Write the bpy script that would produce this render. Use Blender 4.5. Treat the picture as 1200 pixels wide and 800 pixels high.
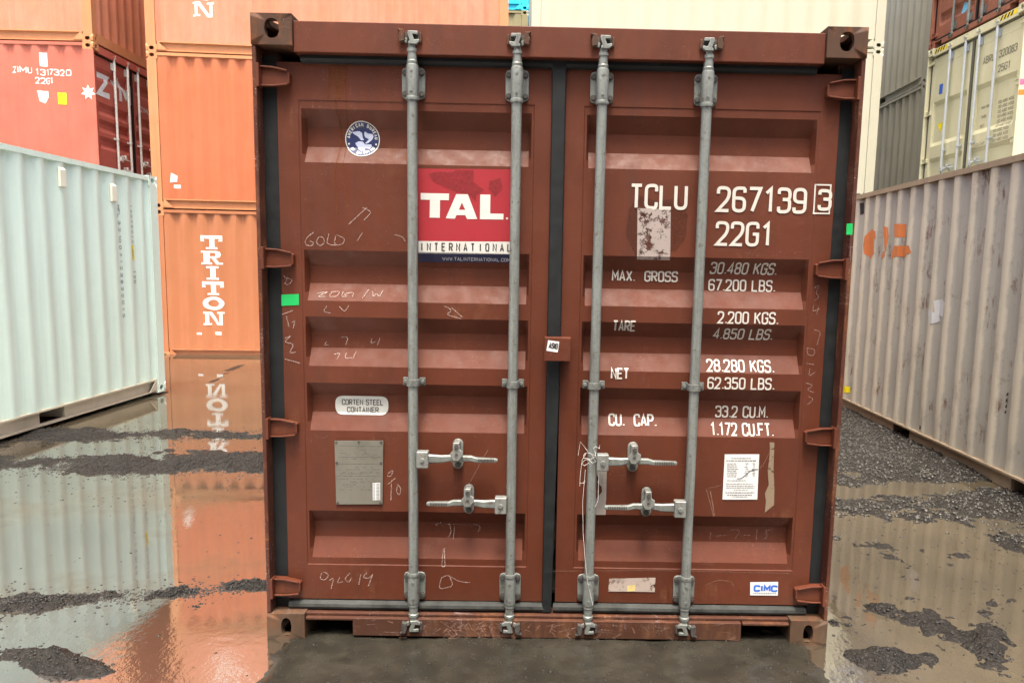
import bpy, bmesh, math, random
import numpy as np
from mathutils import Vector, Matrix, noise as mnoise

random.seed(7)
rng = np.random.default_rng(11)
R = math.radians
for o in list(bpy.data.objects):
    bpy.data.objects.remove(o)
S = bpy.context.scene
COL = S.collection

# ------------------------------------------------------------------ camera
cam_d = bpy.data.cameras.new('camera')
cam = bpy.data.objects.new('camera', cam_d); COL.objects.link(cam)
CAM_LOC = (-0.0721, -3.0498, 1.6165)
CAM_ROT = (1.4486, -0.0195, -0.0105)
cam.location = CAM_LOC; cam.rotation_euler = CAM_ROT
cam_d.sensor_width = 36; cam_d.lens = 866.25*36/1200
cam_d.shift_x = -40.0/1200; cam_d.shift_y = 21.94/1200
cam_d.clip_start = 0.05; cam_d.clip_end = 2000
S.camera = cam

# ------------------------------------------------------------------ world + sun
SUN_EL, SUN_AZ = 72, 181          # azimuth clockwise from +Y: the hazy sun is behind the viewer
w = bpy.data.worlds.new('World'); S.world = w; w.use_nodes = True
nt = w.node_tree; nt.nodes.clear()
sky = nt.nodes.new('ShaderNodeTexSky'); sky.sky_type = 'NISHITA'; sky.sun_disc = False
sky.sun_elevation = R(SUN_EL); sky.sun_rotation = R(SUN_AZ)
sky.air_density = 0.7; sky.dust_density = 9.0; sky.ozone_density = 0.3
bg = nt.nodes.new('ShaderNodeBackground'); bg.inputs['Strength'].default_value = 0.15
wo = nt.nodes.new('ShaderNodeOutputWorld')
nt.links.new(sky.outputs[0], bg.inputs[0]); nt.links.new(bg.outputs[0], wo.inputs[0])
sun_d = bpy.data.lights.new('sun', 'SUN'); sun_d.energy = 2.0; sun_d.angle = R(13); sun_d.color = (1, .94, .82)
sun = bpy.data.objects.new('sun', sun_d); COL.objects.link(sun)
az = R(SUN_AZ); el = R(SUN_EL)
sun_dir = Vector((math.sin(az)*math.cos(el), math.cos(az)*math.cos(el), math.sin(el)))
sun.rotation_euler = (-sun_dir).to_track_quat('-Z', 'Y').to_euler()

S.view_settings.view_transform = 'Standard'; S.view_settings.look = 'None'
S.view_settings.exposure = 1.5; S.view_settings.gamma = 1; S.view_settings.use_curve_mapping = False
S.render.engine = 'CYCLES'
S.cycles.max_bounces = 6; S.cycles.diffuse_bounces = 3; S.cycles.glossy_bounces = 3; S.cycles.transparent_max_bounces = 6

# photo measurement (1200x800) -> point on the plane y = Y, or on the ground plane z = Z
_rx, _ry, _rz = CAM_ROT
_M = np.array(Matrix.Rotation(_rz, 3, 'Z') @ Matrix.Rotation(_ry, 3, 'Y') @ Matrix.Rotation(_rx, 3, 'X'))
def ray(px, py):
    return _M @ np.array([(px-640.0)/866.25, -(py-421.94)/866.25, -1.0])
def at(px, py, Y=0.065):
    d = ray(px, py); t = (Y-CAM_LOC[1])/d[1]
    return CAM_LOC[0]+t*d[0], CAM_LOC[2]+t*d[2]

# ------------------------------------------------------------------ materials
MATS = {}
class NB:
    def __init__(s, name):
        s.m = bpy.data.materials.new(name); s.m.use_nodes = True
        s.t = s.m.node_tree; s.t.nodes.clear()
        s.out = s.n('ShaderNodeOutputMaterial')
        s.tc = s.n('ShaderNodeTexCoord')
    def n(s, t, **k):
        x = s.t.nodes.new(t)
        for a, b in k.items(): setattr(x, a, b)
        return x
    def l(s, a, b): s.t.links.new(a, b)
    def map(s, scale, off=(0, 0, 0)):
        m = s.n('ShaderNodeMapping'); m.inputs['Scale'].default_value = scale; m.inputs['Location'].default_value = off
        s.l(s.tc.outputs['Object'], m.inputs[0]); return m.outputs[0]
    def noise(s, scale, detail=5, rough=.6, vec=None):
        x = s.n('ShaderNodeTexNoise'); x.inputs['Scale'].default_value = scale
        x.inputs['Detail'].default_value = detail; x.inputs['Roughness'].default_value = rough
        s.l(vec if vec is not None else s.tc.outputs['Object'], x.inputs['Vector']); return x.outputs[0]
    def ramp(s, v, a, b, lo=0., hi=1.):
        x = s.n('ShaderNodeMapRange'); x.clamp = True
        s.l(v, x.inputs[0]); x.inputs[1].default_value = a; x.inputs[2].default_value = b
        x.inputs[3].default_value = lo; x.inputs[4].default_value = hi; return x.outputs[0]
    def math(s, op, a, b=None):
        x = s.n('ShaderNodeMath', operation=op)
        for i, v in enumerate((a, b)):
            if v is None: continue
            if isinstance(v, (int, float)): x.inputs[i].default_value = v
            else: s.l(v, x.inputs[i])
        return x.outputs[0]
    def mix(s, f, a, b, bt='MIX'):
        x = s.n('ShaderNodeMix', data_type='RGBA', blend_type=bt)
        for v, i in ((f, 0), (a, 6), (b, 7)):
            if isinstance(v, (int, float)): x.inputs[i].default_value = v
            elif isinstance(v, tuple): x.inputs[i].default_value = (*v, 1)
            else: s.l(v, x.inputs[i])
        return x.outputs[2]
    def mixf(s, f, a, b):
        x = s.n('ShaderNodeMix', data_type='FLOAT')
        for v, i in ((f, 0), (a, 2), (b, 3)):
            if isinstance(v, (int, float)): x.inputs[i].default_value = v
            else: s.l(v, x.inputs[i])
        return x.outputs[0]
    def bsdf(s, col, rough=.5, metal=0., spec=.5, bump=None, bstr=.1, bdist=.01):
        p = s.n('ShaderNodeBsdfPrincipled')
        for v, i in ((col, 'Base Color'), (rough, 'Roughness'), (metal, 'Metallic'), (spec, 'Specular IOR Level')):
            if isinstance(v, (int, float)): p.inputs[i].default_value = v
            elif isinstance(v, tuple): p.inputs[i].default_value = (*v, 1)
            else: s.l(v, p.inputs[i])
        if bump is not None:
            b = s.n('ShaderNodeBump'); b.inputs['Strength'].default_value = bstr; b.inputs['Distance'].default_value = bdist
            s.l(bump, b.inputs['Height']); s.l(b.outputs[0], p.inputs['Normal'])
        s.l(p.outputs[0], s.out.inputs[0]); return p
    def z(s):
        x = s.n('ShaderNodeSeparateXYZ'); s.l(s.tc.outputs['Object'], x.inputs[0]); return x.outputs[2]

RUST = (.085, .032, .014)
def paint(name, col, rust=.25, fade=.25, streak=.3, scratch=0., mud=0., rough=.5, off=0., rustcol=RUST, fadecol=None, spec=.4):
    if name in MATS: return MATS[name]
    b = NB(name); o = (off, off*1.7, off*.6)
    big = b.noise(1.3, 4, .6, b.map((1, 1, 1), o))
    fc = fadecol or tuple(min(1, c*1.25+.035) for c in col)
    dc = tuple(c*.72 for c in col)
    c = b.mix(b.ramp(big, .35, .7, 0, fade), col, fc)
    c = b.mix(b.ramp(b.noise(5, 6, .65, b.map((1, 1, .55), o)), .45, .75, 0, fade), c, dc)
    fine = b.noise(60, 4, .7, b.map((1, 1, 1), o))
    c = b.mix(b.ramp(fine, .3, .7, 0, .16), c, dc)
    if streak > 0:
        st = b.noise(1, 5, .62, b.map((11, 11, .5), o))
        c = b.mix(b.ramp(st, .52, .72, 0, streak), c, tuple(x*.55+.01 for x in col))
    rmask = None
    if rust > 0:
        r1 = b.noise(3.2, 8, .72, b.map((1, 1, 1), o))
        r2 = b.noise(1, 6, .7, b.map((26, 26, 5), o))
        rm = b.math('MULTIPLY', b.ramp(r1, .66-.22*rust, .74-.2*rust), b.ramp(r2, .46, .6))
        rmask = b.math('MULTIPLY', rm, min(1, .55+rust*.5))
        c = b.mix(rmask, c, b.mix(b.ramp(fine, .3, .7), rustcol, tuple(x*1.9 for x in rustcol)))
    if scratch > 0:
        s1 = b.noise(1, 3, .5, b.map((2.2, 2.2, 55), o)); s2 = b.noise(1, 3, .5, b.map((38, 38, 3), o)); s3 = b.noise(7, 3)
        k = b.math('ADD', b.ramp(b.math('ABSOLUTE', b.math('SUBTRACT', s1, .5)), 0, .006, 1, 0), b.ramp(b.math('ABSOLUTE', b.math('SUBTRACT', s2, .5)), 0, .005, 1, 0))
        k = b.math('MULTIPLY', k, b.ramp(s3, .5, .68, 0, scratch))
        c = b.mix(k, c, tuple(min(1, x*1.6+.18) for x in col))
        sp = b.noise(140, 2, .5)
        c = b.mix(b.math('MULTIPLY', b.ramp(sp, .68, .72, 0, scratch), b.ramp(s3, .45, .6)), c, (.4, .36, .3))
    if mud > 0:
        zn = b.math('ADD', b.z(), b.math('MULTIPLY', b.math('SUBTRACT', b.noise(9, 6, .7), .5), .28))
        c = b.mix(b.ramp(zn, .02, .22, mud, 0), c, (.070, .050, .030))
    rg = b.ramp(b.noise(18, 5, .7), .3, .75, rough-.1, rough+.16)
    if rmask is not None: rg = b.mixf(rmask, rg, .9)
    b.bsdf(c, rg, 0, spec, bump=b.noise(9, 6, .7), bstr=.06, bdist=.02)
    MATS[name] = b.m; return b.m

def simple(name, col, rough=.6, metal=0., var=.2, scale=25, spec=.4, bstr=.12):
    if name in MATS: return MATS[name]
    b = NB(name); n = b.noise(scale, 6, .7)
    c = b.mix(b.ramp(n, .3, .7, 0, 1), tuple(x*(1-var) for x in col), tuple(min(1, x*(1+var)) for x in col))
    b.bsdf(c, b.ramp(n, .3, .7, max(.05, rough-.12), min(1, rough+.12)), metal, spec, bump=n, bstr=bstr, bdist=.004)
    MATS[name] = b.m; return b.m

def galv(name, col=(.235, .26, .243), dirt=.9):
    if name in MATS: return MATS[name]
    b = NB(name)
    n = b.noise(14, 6, .7); v = b.n('ShaderNodeTexVoronoi'); v.inputs['Scale'].default_value = 70; b.l(b.tc.outputs['Object'], v.inputs['Vector'])
    c = b.mix(b.ramp(v.outputs['Distance'], 0, .7, 0, .5), tuple(x*.8 for x in col), tuple(x*1.15 for x in col))
    st = b.noise(1, 6, .7, b.map((40, 40, 3)))
    c = b.mix(b.ramp(st, .45, .7, 0, dirt), c, (.13, .135, .125))
    c = b.mix(b.ramp(b.noise(45, 5, .7), .57, .70, 0, dirt), c, (.09, .06, .035))
    b.bsdf(c, b.ramp(n, .3, .7, .36, .6), .45, .5, bump=n, bstr=.1, bdist=.004)
    MATS[name] = b.m; return b.m

def worn(name, col, under=None, wear=.25, scale=30, rough=.6):
    """a sticker or painted marking with worn-off specks (transparent there)"""
    if name in MATS: return MATS[name]
    b = NB(name)
    n = b.noise(scale, 7, .75); n2 = b.noise(3.5, 4, .6)
    c = b.mix(b.ramp(b.noise(8, 5, .7), .35, .7, 0, .35), col, tuple(x*.7+.02 for x in col))
    p = b.bsdf(c, rough, 0, .35)
    tr = b.n('ShaderNodeBsdfTransparent'); mx = b.n('ShaderNodeMixShader')
    k = b.math('MULTIPLY', b.ramp(n, .7-.25*wear, .74-.2*wear), b.ramp(n2, .55-.3*wear, .7-.3*wear))
    b.l(k, mx.inputs[0]); b.l(p.outputs[0], mx.inputs[1]); b.l(tr.outputs[0], mx.inputs[2]); b.l(mx.outputs[0], b.out.inputs[0])
    MATS[name] = b.m; return b.m

def chalk(name, op=.6, col=(.5, .42, .38)):
    if name in MATS: return MATS[name]
    b = NB(name); p = b.bsdf(col, .9, 0, .1)
    tr = b.n('ShaderNodeBsdfTransparent'); mx = b.n('ShaderNodeMixShader')
    b.l(b.ramp(b.noise(90, 4, .7), .35, .65, 1-op*.4, 1-op), mx.inputs[0]); b.l(p.outputs[0], mx.inputs[1]); b.l(tr.outputs[0], mx.inputs[2]); b.l(mx.outputs[0], b.out.inputs[0])
    MATS[name] = b.m; return b.m

# ------------------------------------------------------------------ mesh helpers
class MB:
    def __init__(s): s.v = []; s.f = []; s.sm = []; s.flat = False
    def add(s, vs, fs, smooth=False):
        k = len(s.v); s.v += [tuple(map(float, q)) for q in vs]; s.f += [tuple(i+k for i in f) for f in fs]; s.sm += [smooth]*len(fs); return s
    def box(s, x0, x1, y0, y1, z0, z1):
        if x0 > x1: x0, x1 = x1, x0
        vs = [(x, y, z) for z in (z0, z1) for y in (y0, y1) for x in (x0, x1)]
        return s.add(vs, [(0, 2, 3, 1), (4, 5, 7, 6), (0, 1, 5, 4), (2, 6, 7, 3), (0, 4, 6, 2), (1, 3, 7, 5)])
    def prism(s, poly, axis, a, b):
        """poly of 2-D points extruded along an axis: 'x' uses (y,z), 'y' uses (x,z), 'z' uses (x,y)"""
        n = len(poly)
        def P(p, t): return (t, p[0], p[1]) if axis == 'x' else (p[0], t, p[1]) if axis == 'y' else (p[0], p[1], t)
        vs = [P(p, a) for p in poly]+[P(p, b) for p in poly]
        return s.add(vs, [tuple(range(n))[::-1], tuple(range(n, 2*n))]+[(i, (i+1) % n, n+(i+1) % n, n+i) for i in range(n)])
    def tube(s, pts, r, n=16, cap=True):
        pts = [Vector(p) for p in pts]; rs = r if isinstance(r, (list, tuple)) else [r]*len(pts)
        vs = []; fs = []; prev = None
        for i, p in enumerate(pts):
            d = (pts[min(i+1, len(pts)-1)]-pts[max(i-1, 0)]).normalized()
            if prev is None:
                u = d.orthogonal().normalized()
            else:
                u = (prev-d*prev.dot(d)).normalized()
            prev = u; v = d.cross(u)
            for k in range(n):
                a = 2*math.pi*k/n; vs.append(p+rs[i]*(math.cos(a)*u+math.sin(a)*v))
        for i in range(len(pts)-1):
            for k in range(n):
                fs.append((i*n+k, i*n+(k+1) % n, (i+1)*n+(k+1) % n, (i+1)*n+k))
        s.add(vs, fs, True)
        if cap:
            s.add(vs[:n], [tuple(range(n))[::-1]]); s.add(vs[-n:], [tuple(range(n))])
        return s
    def cyl(s, c, axis, r, h, n=14):
        a = Vector(c); d = {'x': Vector((1, 0, 0)), 'y': Vector((0, 1, 0)), 'z': Vector((0, 0, 1))}[axis]
        return s.tube([a, a+d*h], r, n)
    def build(s, name, m, parent=None, bevel=0., seg=2, weld=False):
        me = bpy.data.meshes.new(name); me.from_pydata(s.v, [], s.f); me.update()
        if weld or True:
            bm = bmesh.new(); bm.from_mesh(me)
            bmesh.ops.remove_doubles(bm, verts=bm.verts, dist=1e-6)
            bmesh.ops.recalc_face_normals(bm, faces=bm.faces)
            for f in bm.faces: f.smooth = not s.flat
            bm.to_mesh(me); bm.free()
        me.set_sharp_from_angle(angle=R(35))
        me.materials.append(m)
        o = bpy.data.objects.new(name, me); COL.objects.link(o)
        if parent is not None: o.parent = parent
        if bevel:
            bv = o.modifiers.new('bevel', 'BEVEL'); bv.width = bevel; bv.segments = seg; bv.limit_method = 'ANGLE'; bv.angle_limit = R(40); bv.harden_normals = True
        return o

def thing(name, label, cat, loc=(0, 0, 0), rz=0., group=None):
    o = bpy.data.objects.new(name, None); COL.objects.link(o); o.empty_display_size = .3
    o.location = loc; o.rotation_euler = (0, 0, rz); o['label'] = label; o['category'] = cat
    if group: o['group'] = group
    return o

# ---- lettering: a stroke alphabet (cap height 1, width .45) drawn as ribbons
W = .45; r_ = .215
A_ = lambda *p: list(p)
GL = {
 '0': [('c', [(0,0),(W,0),(W,1),(0,1)])], 'O': [('c', [(0,0),(W,0),(W,1),(0,1)])],
 '1': [('o', [(.06,.80),(.24,1,0),(.24,0)])],
 '2': [('o', [(0,.74),(0,1),(W,1),(W,.56),(0,0,0),(W,0)])],
 '3': [('o', [(0,.78),(0,1),(W,1),(W,.54),(.16,.54)]), ('o', [(.16,.54),(W,.54),(W,0),(0,0),(0,.22)])],
 '4': [('o', [(.34,0),(.34,1,0),(0,.27,0),(W+.03,.27)])],
 '5': [('o', [(W,1),(.03,1,0),(.03,.58,0),(W,.60),(W,0),(0,0),(0,.22)])],
 '6': [('o', [(W,.80),(W,1),(0,1),(0,0),(W,0),(W,.56),(0,.56)])],
 '7': [('o', [(0,1),(W,1,0),(.13,0)])],
 '8': [('c', [(.02,.53),(W-.02,.53),(W-.02,1),(.02,1)]), ('c', [(0,0),(W,0),(W,.53),(0,.53)])],
 '9': [('o', [(0,.2),(0,0),(W,0),(W,1),(0,1),(0,.44),(W,.44)])],
 'A': [('o', [(0,0),(W/2,1,0),(W,0)]), ('o', [(.09,.3),(W-.09,.3)])],
 'B': [('c', [(0,0,0),(W,0),(W,.53),(0,.53,0)]), ('c', [(0,.53,0),(W-.03,.53),(W-.03,1),(0,1,0)])],
 'C': [('o', [(W,.74),(W,1),(0,1),(0,0),(W,0),(W,.26)])],
 'D': [('c', [(0,0,0),(W,0),(W,1),(0,1,0)])],
 'E': [('o', [(W,1),(0,1,0),(0,0,0),(W,0)]), ('o', [(0,.52),(W*.85,.52)])],
 'F': [('o', [(W,1),(0,1,0),(0,0)]), ('o', [(0,.52),(W*.85,.52)])],
 'G': [('o', [(W,.76),(W,1),(0,1),(0,0),(W,0),(W,.5,0),(.24,.5)])],
 'H': [('o', [(0,0),(0,1)]), ('o', [(W,0),(W,1)]), ('o', [(0,.5),(W,.5)])],
 'I': [('o', [(.05,0),(.05,1)])],
 'K': [('o', [(0,0),(0,1)]), ('o', [(W,1),(.03,.45)]), ('o', [(.14,.6),(W,0)])],
 'L': [('o', [(0,1),(0,0,0),(W,0)])],
 'M': [('o', [(0,0),(0,1,0),(W*.55,.35,0),(W*1.1,1,0),(W*1.1,0)])],
 'N': [('o', [(0,0),(0,1,0),(W,0,0),(W,1)])],
 'P': [('o', [(0,0),(0,1,0),(W,1),(W,.46),(0,.46)])],
 'R': [('o', [(0,0),(0,1,0),(W,1),(W,.48),(0,.48)]), ('o', [(.2,.48),(W,0)])],
 'S': [('o', [(W,.78),(W,1),(0,1),(0,.53),(W,.53),(W,0),(0,0),(0,.22)])],
 'T': [('o', [(0,1),(W,1)]), ('o', [(W/2,1),(W/2,0)])],
 'U': [('o', [(0,1),(0,0),(W,0),(W,1)])],
 'V': [('o', [(0,1),(W/2,0,0),(W,1)])],
 'W': [('o', [(0,1),(.14,0,0),(W*.62,.75,0),(.42,0,0),(W*1.25,1)])],
 'X': [('o', [(0,0),(W,1)]), ('o', [(0,1),(W,0)])],
 'Y': [('o', [(0,1),(W/2,.45,0),(W,1)]), ('o', [(W/2,.45),(W/2,0)])],
 'Z': [('o', [(0,1),(W,1,0),(0,0,0),(W,0)])],
 '.': [('o', [(.06,.0),(.06,.085)])], ',': [('o', [(.12,.06),(.06,-.12)])], '/': [('o', [(0,-.05),(W,1.05)])], '-': [('o', [(.05,.48),(.4,.48)])],
}
ADV = {'M': W*1.1+.2, '.': .26, ',': .26, '1': .58, 'W': W*1.25+.2, 'I': .3}
def rounded(pts, closed, r=r_):
    out = []; n = len(pts)
    for i, p in enumerate(pts):
        rr = p[2] if len(p) > 2 else r
        p2 = Vector(p[:2])
        if (not closed and i in (0, n-1)) or rr == 0:
            out.append(p2); continue
        a = Vector(pts[(i-1) % n][:2]); c = Vector(pts[(i+1) % n][:2])
        da = a-p2; dc = c-p2
        rr = min(rr, da.length*.5, dc.length*.5)
        s = p2+da.normalized()*rr; e = p2+dc.normalized()*rr
        for k in range(6):
            t = k/5; out.append((1-t)**2*s+2*t*(1-t)*p2+t*t*e)
    return out
def ribbon(pts, w, closed=False):
    """quads for a stroke of width w with mitred corners"""
    pts = [Vector(p[:2]) for p in pts]; P = []
    for p in pts:
        if not P or (p-P[-1]).length > 1e-6: P.append(p)
    if closed and (P[0]-P[-1]).length < 1e-6: P.pop()
    n = len(P); L = []; Rr = []
    for i in range(n):
        a = P[i-1] if (i > 0 or closed) else None; b = P[(i+1) % n] if (i < n-1 or closed) else None
        d1 = (P[i]-a).normalized() if a is not None else None; d2 = (b-P[i]).normalized() if b is not None else None
        if d1 is None: d1 = d2
        if d2 is None: d2 = d1
        n1 = Vector((-d1.y, d1.x)); n2 = Vector((-d2.y, d2.x)); m = n1+n2
        m = m.normalized() if m.length > 1e-4 else n1
        k = min(2.2, 1/max(.3, m.dot(n1)))
        L.append(P[i]+m*w/2*k); Rr.append(P[i]-m*w/2*k)
    q = []
    for i in range(n if closed else n-1):
        j = (i+1) % n; q.append([tuple(L[i]), tuple(L[j]), tuple(Rr[j]), tuple(Rr[i])])
    return q
def text2d(s, u, v, h, sw=.15, xs=1., gap=None, length=None, vertical=False, align='l'):
    """[(layer, quads)] of a line of writing with its lower-left corner at (u,v), cap height h"""
    adv = [(.42 if c == ' ' else ADV.get(c, W+.2)) for c in s]
    tot = sum(adv)-.2
    if length: xs = length/(tot*h)
    x = 0; res = []
    h2 = 1-sw
    for c, ad in zip(s, adv):
        if c in GL:
            for li, (kind, pts) in enumerate(GL[c]):
                poly = rounded(pts, kind == 'c')
                # widen strokes evenly: work in scaled space
                pl = [((x+p.x)*xs*h+sw*h*.5, p.y*h2*h+sw*h*.5) for p in poly]
                for q in ribbon(pl, sw*h, kind == 'c'):
                    res.append((li, [(u+a, v+b) for a, b in q]))
        x += ad
    if align == 'r':
        dx = tot*xs*h+sw*h*.5
        res = [(li, [(a-dx, b) for a, b in q]) for li, q in res]
    return res
def decals(name, groups, m, parent, conform, ucuts, vcuts, off=.0025):
    return [decal(name, g, m, parent, conform, ucuts, vcuts, off) for g in groups]
def split_words(g, ax=0, gap=.03):
    g = sorted(g, key=lambda p: min(q[ax] for q in p[1])); out = []; end = None
    for p in g:
        x0, x1 = min(q[ax] for q in p[1]), max(q[ax] for q in p[1])
        if end is None or x0-end > gap: out.append([])
        out[-1].append(p); end = x1 if end is None else max(end, x1)
    return out
def disc(u, v, r, n=40, ru=None):
    return [(u+(ru or r)*math.cos(2*math.pi*i/n), v+r*math.sin(2*math.pi*i/n)) for i in range(n)]
def rect(u0, u1, v0, v1): return [(u0, v0), (u1, v0), (u1, v1), (u0, v1)]
def decal(name, polys, m, parent, conform, ucuts, vcuts, off=.0025, rot=None, label=None):
    """flat shapes laid on a folded surface; conform(u,v,off) -> point. polys: list of (layer, polygon)"""
    bm = bmesh.new()
    for li, q in polys:
        if rot:
            cu, cv, a = rot; ca, sa = math.cos(a), math.sin(a)
            q = [(cu+(x-cu)*ca-(y-cv)*sa, cv+(x-cu)*sa+(y-cv)*ca) for x, y in q]
        try: bm.faces.new([bm.verts.new((x, y, li*.0003)) for x, y in q])
        except ValueError: pass
    us = [v.co.x for v in bm.verts]; vs = [v.co.y for v in bm.verts]
    for c in ucuts:
        if min(us) < c < max(us):
            bmesh.ops.bisect_plane(bm, geom=bm.verts[:]+bm.edges[:]+bm.faces[:], plane_co=(c, 0, 0), plane_no=(1, 0, 0))
    for c in vcuts:
        if min(vs) < c < max(vs):
            bmesh.ops.bisect_plane(bm, geom=bm.verts[:]+bm.edges[:]+bm.faces[:], plane_co=(0, c, 0), plane_no=(0, 1, 0))
    for v in bm.verts: v.co = conform(v.co.x, v.co.y, off+v.co.z)
    me = bpy.data.meshes.new(name); bm.to_mesh(me); bm.free(); me.materials.append(m)
    o = bpy.data.objects.new(name, me); COL.objects.link(o); o.parent = parent
    if label: o['label'] = label
    return o

# ------------------------------------------------------------------ shipping containers
L20 = 6.058; HW = 1.219; STD = 2.591; HC = 2.896
DY = .065                                   # door face behind the outer end plane
def casting(name, m, parent, cx, cy, cz, sx, sy, sz, top, det=True):
    """corner casting: hollow steel block with elongated holes; (cx,cy,cz) is its outer corner, s* point inwards"""
    mb = MB(); Wd, Dp, Hh = .162, .178, .118; t = .022
    def plate(w, h, hole_c, ha, hb, put):
        n = 32; outer = []; inner = []
        for i in range(n):
            a = 2*math.pi*(i+.5)/n; ca, sa = math.cos(a), math.sin(a)
            k = 1/max(abs(ca)/(w/2), abs(sa)/(h/2)); outer.append((w/2+ca*k, h/2+sa*k))
            e = .82
            inner.append((hole_c[0]+ha*math.copysign(abs(ca)**e, ca), hole_c[1]+hb*math.copysign(abs(sa)**e, sa)))
        cs = [(0, 0), (w, 0), (w, h), (0, h)]
        for c in cs:   # snap nearest ring vertex to the true corner
            j = min(range(n), key=lambda i: (outer[i][0]-c[0])**2+(outer[i][1]-c[1])**2); outer[j] = c
        vs = [put(*p, 0) for p in outer]+[put(*p, 0) for p in inner]+[put(*p, t) for p in inner]+[put(*p, t) for p in outer]
        fs = []
        for i in range(n):
            j = (i+1) % n
            fs += [(i, j, n+j, n+i), (n+i, n+j, 2*n+j, 2*n+i), (2*n+i, 2*n+j, 3*n+j, 3*n+i)]
        mb.add(vs, fs)
    zs = -1 if top else 1
    P = lambda x, y, z: (cx+sx*x, cy+sy*y, cz+zs*z)
    plate(Wd, Hh, (.083, .056 if top else .058), .029 if top else .022, .037 if top else .041, lambda a, b, d: P(a, d, b))       # end face
    plate(Dp, Hh, (.09, .056), .04, .03, lambda a, b, d: P(d, a, b))                            # side face
    plate(Wd, Dp, (.083, .09), .03, .058, lambda a, b, d: P(a, b, d))                           # top or bottom face
    for q in ([(Wd, 0, 0), (Wd, Dp, 0), (Wd, Dp, Hh), (Wd, 0, Hh)], [(0, Dp, 0), (Wd, Dp, 0), (Wd, Dp, Hh), (0, Dp, Hh)],
              [(0, 0, Hh), (Wd, 0, Hh), (Wd, Dp, Hh), (0, Dp, Hh)]):
        mb.add([P(*p) for p in q], [(0, 1, 2, 3)])
    mb.flat = True; o = mb.build(name, m, parent); return o

def corr(t, pitch):
    """trapezoidal corrugation, 0 on the outer flats, 1 in the troughs"""
    f = (t/pitch) % 1.0
    a, b, c = .26, .5, .76
    return 0. if f < a else (f-a)/(b-a) if f < b else 1. if f < c else 1-(f-c)/(1-c)
def corr_cuts(y0, y1, pitch, ph):
    out = {round(y0, 5), round(y1, 5)}
    k = math.floor((y0-ph)/pitch)-1
    while k*pitch+ph < y1+pitch:
        for f in (0, .26, .5, .76):
            t = ph+(k+f)*pitch
            if y0 < t < y1: out.add(round(t, 5))
        k += 1
    return sorted(out)
class Box:
    """one container: local x is its width, y its length (door end at y = 0), z up"""
    def __init__(s, root, H, pitch=.278, ph=.19, depth=.036, dent=.003, seed=0):
        s.root, s.H, s.pitch, s.ph, s.depth, s.dent, s.seed = root, H, pitch, ph, depth, dent, seed
        s.y0, s.y1 = .165, L20-.165; s.z0, s.z1 = .165, H-.062
        s.ycuts = corr_cuts(s.y0, s.y1, pitch, ph)
    def side_x(s, sgn, y, z):
        """x of the outer surface of a side panel"""
        e = min(1, max(0, (z-s.z0)/.001)) if False else 1
        d = corr(y-s.ph, s.pitch)*s.depth if s.y0+.03 < y < s.y1-.03 else 0
        n = mnoise.noise(Vector((y*1.7+s.seed*9.1, z*1.9, sgn*5+s.seed)))*s.dent*2
        n += mnoise.noise(Vector((y*5+s.seed*3.1, z*4, sgn*5+s.seed)))*s.dent
        return sgn*(HW-.012-d-abs(n)*1.0)
    def side_decal(s, name, polys, m, sgn, off=.003, **k):
        return decal(name, polys, m, s.root, lambda u, v, o: (s.side_x(sgn, u, v)+sgn*o, u, v), s.ycuts, [s.z0+i*.15 for i in range(20)], off, **k)

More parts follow.
